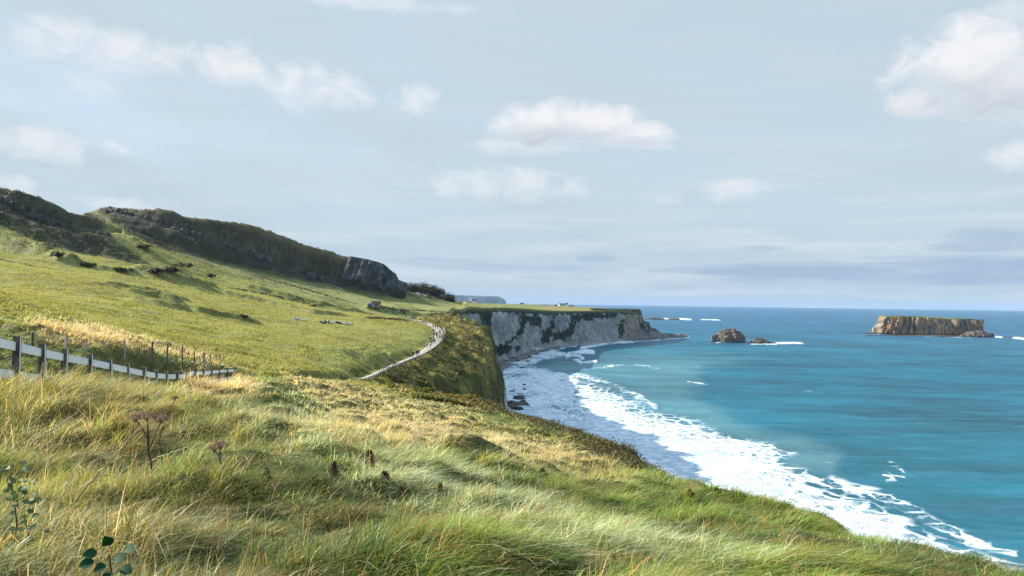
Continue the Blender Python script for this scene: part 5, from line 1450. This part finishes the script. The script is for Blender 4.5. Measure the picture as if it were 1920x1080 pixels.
# ------------------------------------------------------------------ boulders at the foot of the headland
def boulders():
    g = np.random.default_rng(12)
    M['boulder'] = simple_mat('wet_rock', (.045, .043, .042), .6, .4, .6, .6)
    def rock_me(seed):
        bm = bmesh.new(); bmesh.ops.create_icosphere(bm, subdivisions=3, radius=1)
        co = np.array([v.co for v in bm.verts]); n = 1+.35*fbm(co[:, 0]*1.6+seed, co[:, 1]*1.6+co[:, 2]*1.1, 4, seed)+.2*np.abs(fbm(co[:, 2]*2.4, co[:, 0]*2.4+seed, 3, seed+3))
        for v, k in zip(bm.verts, n): v.co *= k; v.co.z *= .62
        me = bpy.data.meshes.new('boulder'); bm.to_mesh(me); bm.free(); me.materials.append(M['boulder']); return me
    ms = [rock_me(s) for s in (11, 23, 37, 51)]
    for i in range(34):
        if i < 13: px, py, s = g.uniform(938, 985), g.uniform(748, 768), g.uniform(1.0, 3.4)
        else: px, py, s = g.uniform(940, 990), g.uniform(690, 748), g.uniform(.5, 1.5)
        if i >= 28: px, py, s = g.uniform(950, 1000), g.uniform(668, 690), g.uniform(1.0, 2.2)
        p = on_sea(px, py)
        o = bpy.data.objects.new('boulder', ms[i % 4]); COL.objects.link(o)
        o.location = (p[0], p[1], .1*s); o.rotation_euler = (0, 0, g.uniform(0, 6.28)); o.scale = (s*1.2, s, s*g.uniform(.7, 1.2))
        grp = 'dark boulders in the surf at the foot of the grassy headland' if i < 28 else 'dark boulders in shallow water off the beach'
        tag(o, 'dark wet boulder in the white surf below the grassy headland' if i < 28 else 'dark wet boulder just off the shingle beach of the bay', 'boulder', grp)

# ------------------------------------------------------------------ plants close to the viewer
def plants():
    M['stalk_pale'] = simple_mat('dry_stalk', (.42, .33, .22), .7, .3, 20); M['stalk_dark'] = simple_mat('dead_stalk', (.075, .05, .04), .8, .35, 20)
    M['dock'] = simple_mat('dock_seed', (.115, .055, .03), .85, .4, 30); M['umbel'] = simple_mat('dry_umbel', (.32, .21, .14), .85, .35, 30)
    mt, t = new_mat('bramble_leaf'); p = t.node('ShaderNodeTexCoord').outputs['Object']
    t.put(t.b.inputs['Base Color'], t.mix(t.noise(p, 12, 3), (.008, .042, .016), (.015, .065, .022))); t.b.inputs['Roughness'].default_value = .7; t.b.inputs['Specular IOR Level'].default_value = .12; M['bleaf'] = mt
    M['pale_leaf'] = simple_mat('pale_leaf', (.15, .19, .08), .7, .35, 25, 0, .12)
    g = np.random.default_rng(77)
    def base_of(px, py, y1=60):
        p = hit(px, py, 2.5, y1); return np.array([p[0], p[1], ground_z(p[0], p[1])])
    # umbel plants: dark dry stems with spoked heads
    def umbel(px_top, py_top, px_base, py_base, label, heads, mat='stalk_dark'):
        b = base_of(px_base, py_base); Y = b[1]
        root = empty('hogweed_stalk', b); tag(root, label, 'dry plant')
        main = at(px_top, py_top, Y)-b
        parts = [tube_np([(0, 0, -.05), main*.3+np.array([.01, 0, 0]), main*.6+np.array([-.012, 0, 0]), main], [.011, .009, .007, .005], 6)]
        hs = []
        for (hx, hy, hr) in heads:
            e = at(hx, hy, Y-.1)-b; f = main*g.uniform(.45, .75)
            parts.append(tube_np([f, (f+e)/2+np.array([0, 0, .02]), e], [.006, .005, .004], 5)); hs.append((e, hr))
        V, F = merge_np(parts); mesh_np('stem', V, F, M[mat], root)
        for e, hr in hs:
            pp = []
            for k in range(18):
                a = k*2.4; rr = hr*math.sqrt((k+.5)/18)
                tip = e+np.array([math.cos(a)*rr, math.sin(a)*rr, hr*.55*(1-(rr/hr)**2)+.01])
                pp.append(tube_np([e-np.array([0, 0, .03]), (e+tip)/2, tip], [.0022, .0018, .0015], 4))
                for m in range(7):
                    q = tip+g.normal(0, hr*.10, 3); pp.append(tube_np([q-np.array([0, 0, .006]), q, q+np.array([0, 0, .007])], [.003, .005, .002], 4))
            V, F = merge_np(pp); mesh_np('seed_head', V, F, M['umbel'], root)
    umbel(277, 792, 284, 905, 'dry dark hogweed stalk with three brown seed heads, standing in the grass at left', [(254, 786, .06), (276, 784, .07), (303, 788, .06)])
    umbel(411, 845, 417, 890, 'small brown withered umbel on a short bent stem, right of the tall dry stalks', [(402, 843, .06), (414, 838, .07)])
    umbel(326, 752, 318, 790, 'dark seed head leaning on a thin stem just below the fence', [(328, 748, .05)])
    # long bare canes
    def cane(pts, label, mat='stalk_pale', r=.008, twig=True, yb=None):
        b = base_of(*pts[0]); Y = b[1] if yb is None else yb; b[1] = Y; b[2] = ground_z(b[0], Y)
        root = empty('bare_cane', b); tag(root, label, 'dry stem')
        P = np.array([at(px, py, Y-.12*i) for i, (px, py) in enumerate(pts)])-b; P[0, 2] = min(P[0, 2], -.05)
        Q = smooth_line(P, 26)+g.normal(0, .004, (26, 3)); n = len(Q)
        V, F = tube_np(Q, np.linspace(r, r*.45, n), 6); mesh_np('stem', V, F, M[mat], root)
        if twig:
            pp = []
            for k in range(5):
                i = g.integers(6, 24); d = g.normal(0, .06, 3)+np.array([.05, 0, .05])
                pp.append(tube_np([Q[i], Q[i]+d*.6, Q[i]+d+np.array([0, 0, -.02])], [r*.45, r*.35, r*.2], 5))
            V, F = merge_np(pp); mesh_np('twigs', V, F, M[mat], root)
    cane([(115, 972), (150, 925), (190, 880), (232, 838), (248, 808), (252, 792)], 'long pale cane leaning right across the foreground grass, bent upright at its tip')
    cane([(30, 868), (65, 825), (105, 800), (140, 778), (157, 758)], 'bare grey cane slanting up to the right at the far left of the grass', 'stalk_pale', .008)
    cane([(252, 884), (285, 862), (320, 850), (352, 838)], 'short pale cane lying low to the right of the tall hogweed stalk', 'stalk_pale', .007)
    cane([(300, 850), (300, 815), (312, 785), (318, 770)], 'dark dead stem standing just right of the tall hogweed stalk', 'stalk_dark', .010)
    cane([(62, 735), (72, 712), (74, 700), (66, 694), (50, 690)], 'hooked white dead stem arching over below the first fence posts', 'stalk_pale', .008, False)
    cane([(92, 735), (108, 715), (124, 705), (142, 704)], 'thin pale stem bent flat under the fence', 'stalk_pale', .006, False)
    cane([(112, 760), (114, 740), (108, 722), (107, 712)], 'curled pale stem standing upright under the third fence post', 'stalk_pale', .006, False)
    # dock spikes
    def dock(px, py, pt, label, w=.05, mat='dock'):
        b = base_of(px, py); h = (at(px, pt, b[1])-b)[2]
        root = empty('dock_plant', b); tag(root, label, 'dock plant', 'dead dock spikes in the grass')
        lean = g.normal(0, .05, 2)*h
        V, F = tube_np([(0, 0, -.05), (lean[0]*.4, lean[1]*.4, h*.5), (lean[0], lean[1], h)], [.007, .006, .003], 6); mesh_np('stem', V, F, M['stalk_dark'], root)
        m = 420; tt = g.uniform(.22, 1, m); rad = w*(1.1-tt*.85)*np.sqrt(g.random(m))*(.65+.5*np.sin(tt*26)**2); a = g.uniform(0, 6.28, m)
        P = np.c_[lean[0]*tt+rad*np.cos(a), lean[1]*tt+rad*np.sin(a), tt*h]
        d = g.normal(0, 1, (m, 3)); d /= np.linalg.norm(d, axis=1)[:, None]; e = np.cross(d, g.normal(0, 1, (m, 3))); e /= np.linalg.norm(e, axis=1)[:, None]; s = g.uniform(.006, .013, (m, 1))*max(1, w/.05)
        V = np.stack([P-d*s, P-e*s, P+d*s, P+e*s], 1).reshape(-1, 3); F = (np.arange(m)*4)[:, None]+np.arange(4)[None]
        mesh_np('seed_spike', V, F, M[mat], root, smooth=False)
    D = [(693, 884, 846, 'tall reddish brown dock spike left of the middle, tallest of the docks', .11), (627, 902, 866, 'dark dock spike beside the shaded hollow in the grass', .07), (722, 908, 884, 'short brown dock just below the tallest one', .09), (755, 938, 914, 'pinkish brown dock pair, the left one', .07), (764, 936, 918, 'shorter dock at the right of the pinkish pair', .06),
         (800, 942, 924, 'brown dock midway between the pinkish pair and a dark one', .06), (823, 932, 906, 'dark dock spike right of the pinkish pair', .07), (1149, 1066, 1042, 'dark dock spike at the lower right with a long shadow', .035), (1109, 1078, 1058, 'pale brown dock at the bottom edge, left of the lower right one', .035), (981, 984, 972, 'small reddish dock alone in the middle of the green grass', .04), (1017, 892, 878, 'small dark dock in the pale grass on the right slope', .10),
         (501, 908, 876, 'thin reddish dock with open branches left of the shaded hollow', .07), (858, 956, 944, 'tiny brown dock right of the dark spike', .05), (1294, 932, 918, 'dark spike of dead dock on the cliff edge against the foam', .09)]
    for a in D: dock(a[0], a[1], a[2], a[3], a[4]*.75)
    # leafy sprig at the bottom edge
    def leaf(bm, c, d, up, L, w):
        d = Vector(d).normalized(); s = d.cross(Vector(up)).normalized(); n = s.cross(d)
        prof = [(0, .06), (.15, .62), (.4, 1.0), (.65, .86), (.85, .45), (1, .03)]; rows = []
        for t, k in prof:
            q = Vector(c)+d*(t*L)-n*(.22*L*t*t); rows.append([bm.verts.new(q-s*(k*w/2)+n*.10*w*k), bm.verts.new(q), bm.verts.new(q+s*(k*w/2)+n*.10*w*k)])
        for a, b in zip(rows[:-1], rows[1:]):
            for i in (0, 1): bm.faces.new((a[i], a[i+1], b[i+1], b[i]))
    def sprig(px, py, Y, label, leaves, mat, Ls, name='bramble_sprig'):
        c = at(px, py, Y); gz = ground_z(c[0], c[1]); root = empty(name, (c[0], c[1], gz)); tag(root, label, 'leafy plant')
        h = c[2]-gz
        V, F = tube_np([(0, 0, -.05), (.02, .02, h*.5), (0, 0, h)], [.005, .004, .003], 6); mesh_np('stem', V, F, M['stalk_dark'], root)
        for (dx, dy, ang, tilt) in leaves:
            bm = bmesh.new(); e = at(px+dx, py+dy, Y)-c+np.array([0, 0, h])
            leaf(bm, e, (math.cos(R(ang)), -.55, math.sin(R(tilt))), (0, -.75, .65), Ls*random.uniform(.8, 1.15), Ls*.8); bm_obj('leaf', bm, M[mat], root, True)
    sprig(205, 1040, 2.95, 'small plant with broad deep green leaves at the bottom edge of the grass', [(-22, -3, 170, 5), (2, -18, 95, 40), (10, 6, 20, 10), (-6, 20, 200, -20), (22, 24, -10, -5), (30, -10, 30, 15), (4, 34, 250, -30), (-28, 12, 190, -10), (18, 44, 320, -10)], 'bleaf', .055)
    for (px, py, lab, n) in [(22, 905, 'spray of pale shiny leaves at the left edge of the grass, upper one', 40), (45, 965, 'spray of pale shiny leaves at the left edge, middle one', 30), (14, 1040, 'spray of pale shiny leaves in the bottom left corner', 30)]:
        sprig(px, py, 4.0, lab, [(g.uniform(-34, 42), g.uniform(-34, 38), g.uniform(0, 360), g.uniform(-30, 50)) for _ in range(n)], 'pale_leaf', .034, 'hedge_plant')
M = {'land': land_mat(), 'chalk': cliff_mat(), 'shingle': shingle_mat(), 'sea': sea_mat(), 'basalt': island_mat(), 'far_land': simple_mat('far_land', (.035, .055, .06), .9, .3, .004)}
M['point'] = cliff_mat('point', .55, (.20, .15, .09)); M['crag'] = cliff_mat('crag', .28)
land(); cliff(); rock_faces(); sea(); islands(); haze()
M['grass'] = leaf_mat('grass_blades', .25, .42); M['leaf'] = leaf_mat('shrub_leaves', .15, .25)
grass(); field_grass(); scrubs(); hedge_line()
M['gravel'] = simple_mat('gravel', (.27, .245, .21), .9, .25, 1.5, .2)
fence_mats(); fences(); path(); people(); cattle(); buildings(); bushes(); boulders(); plants()
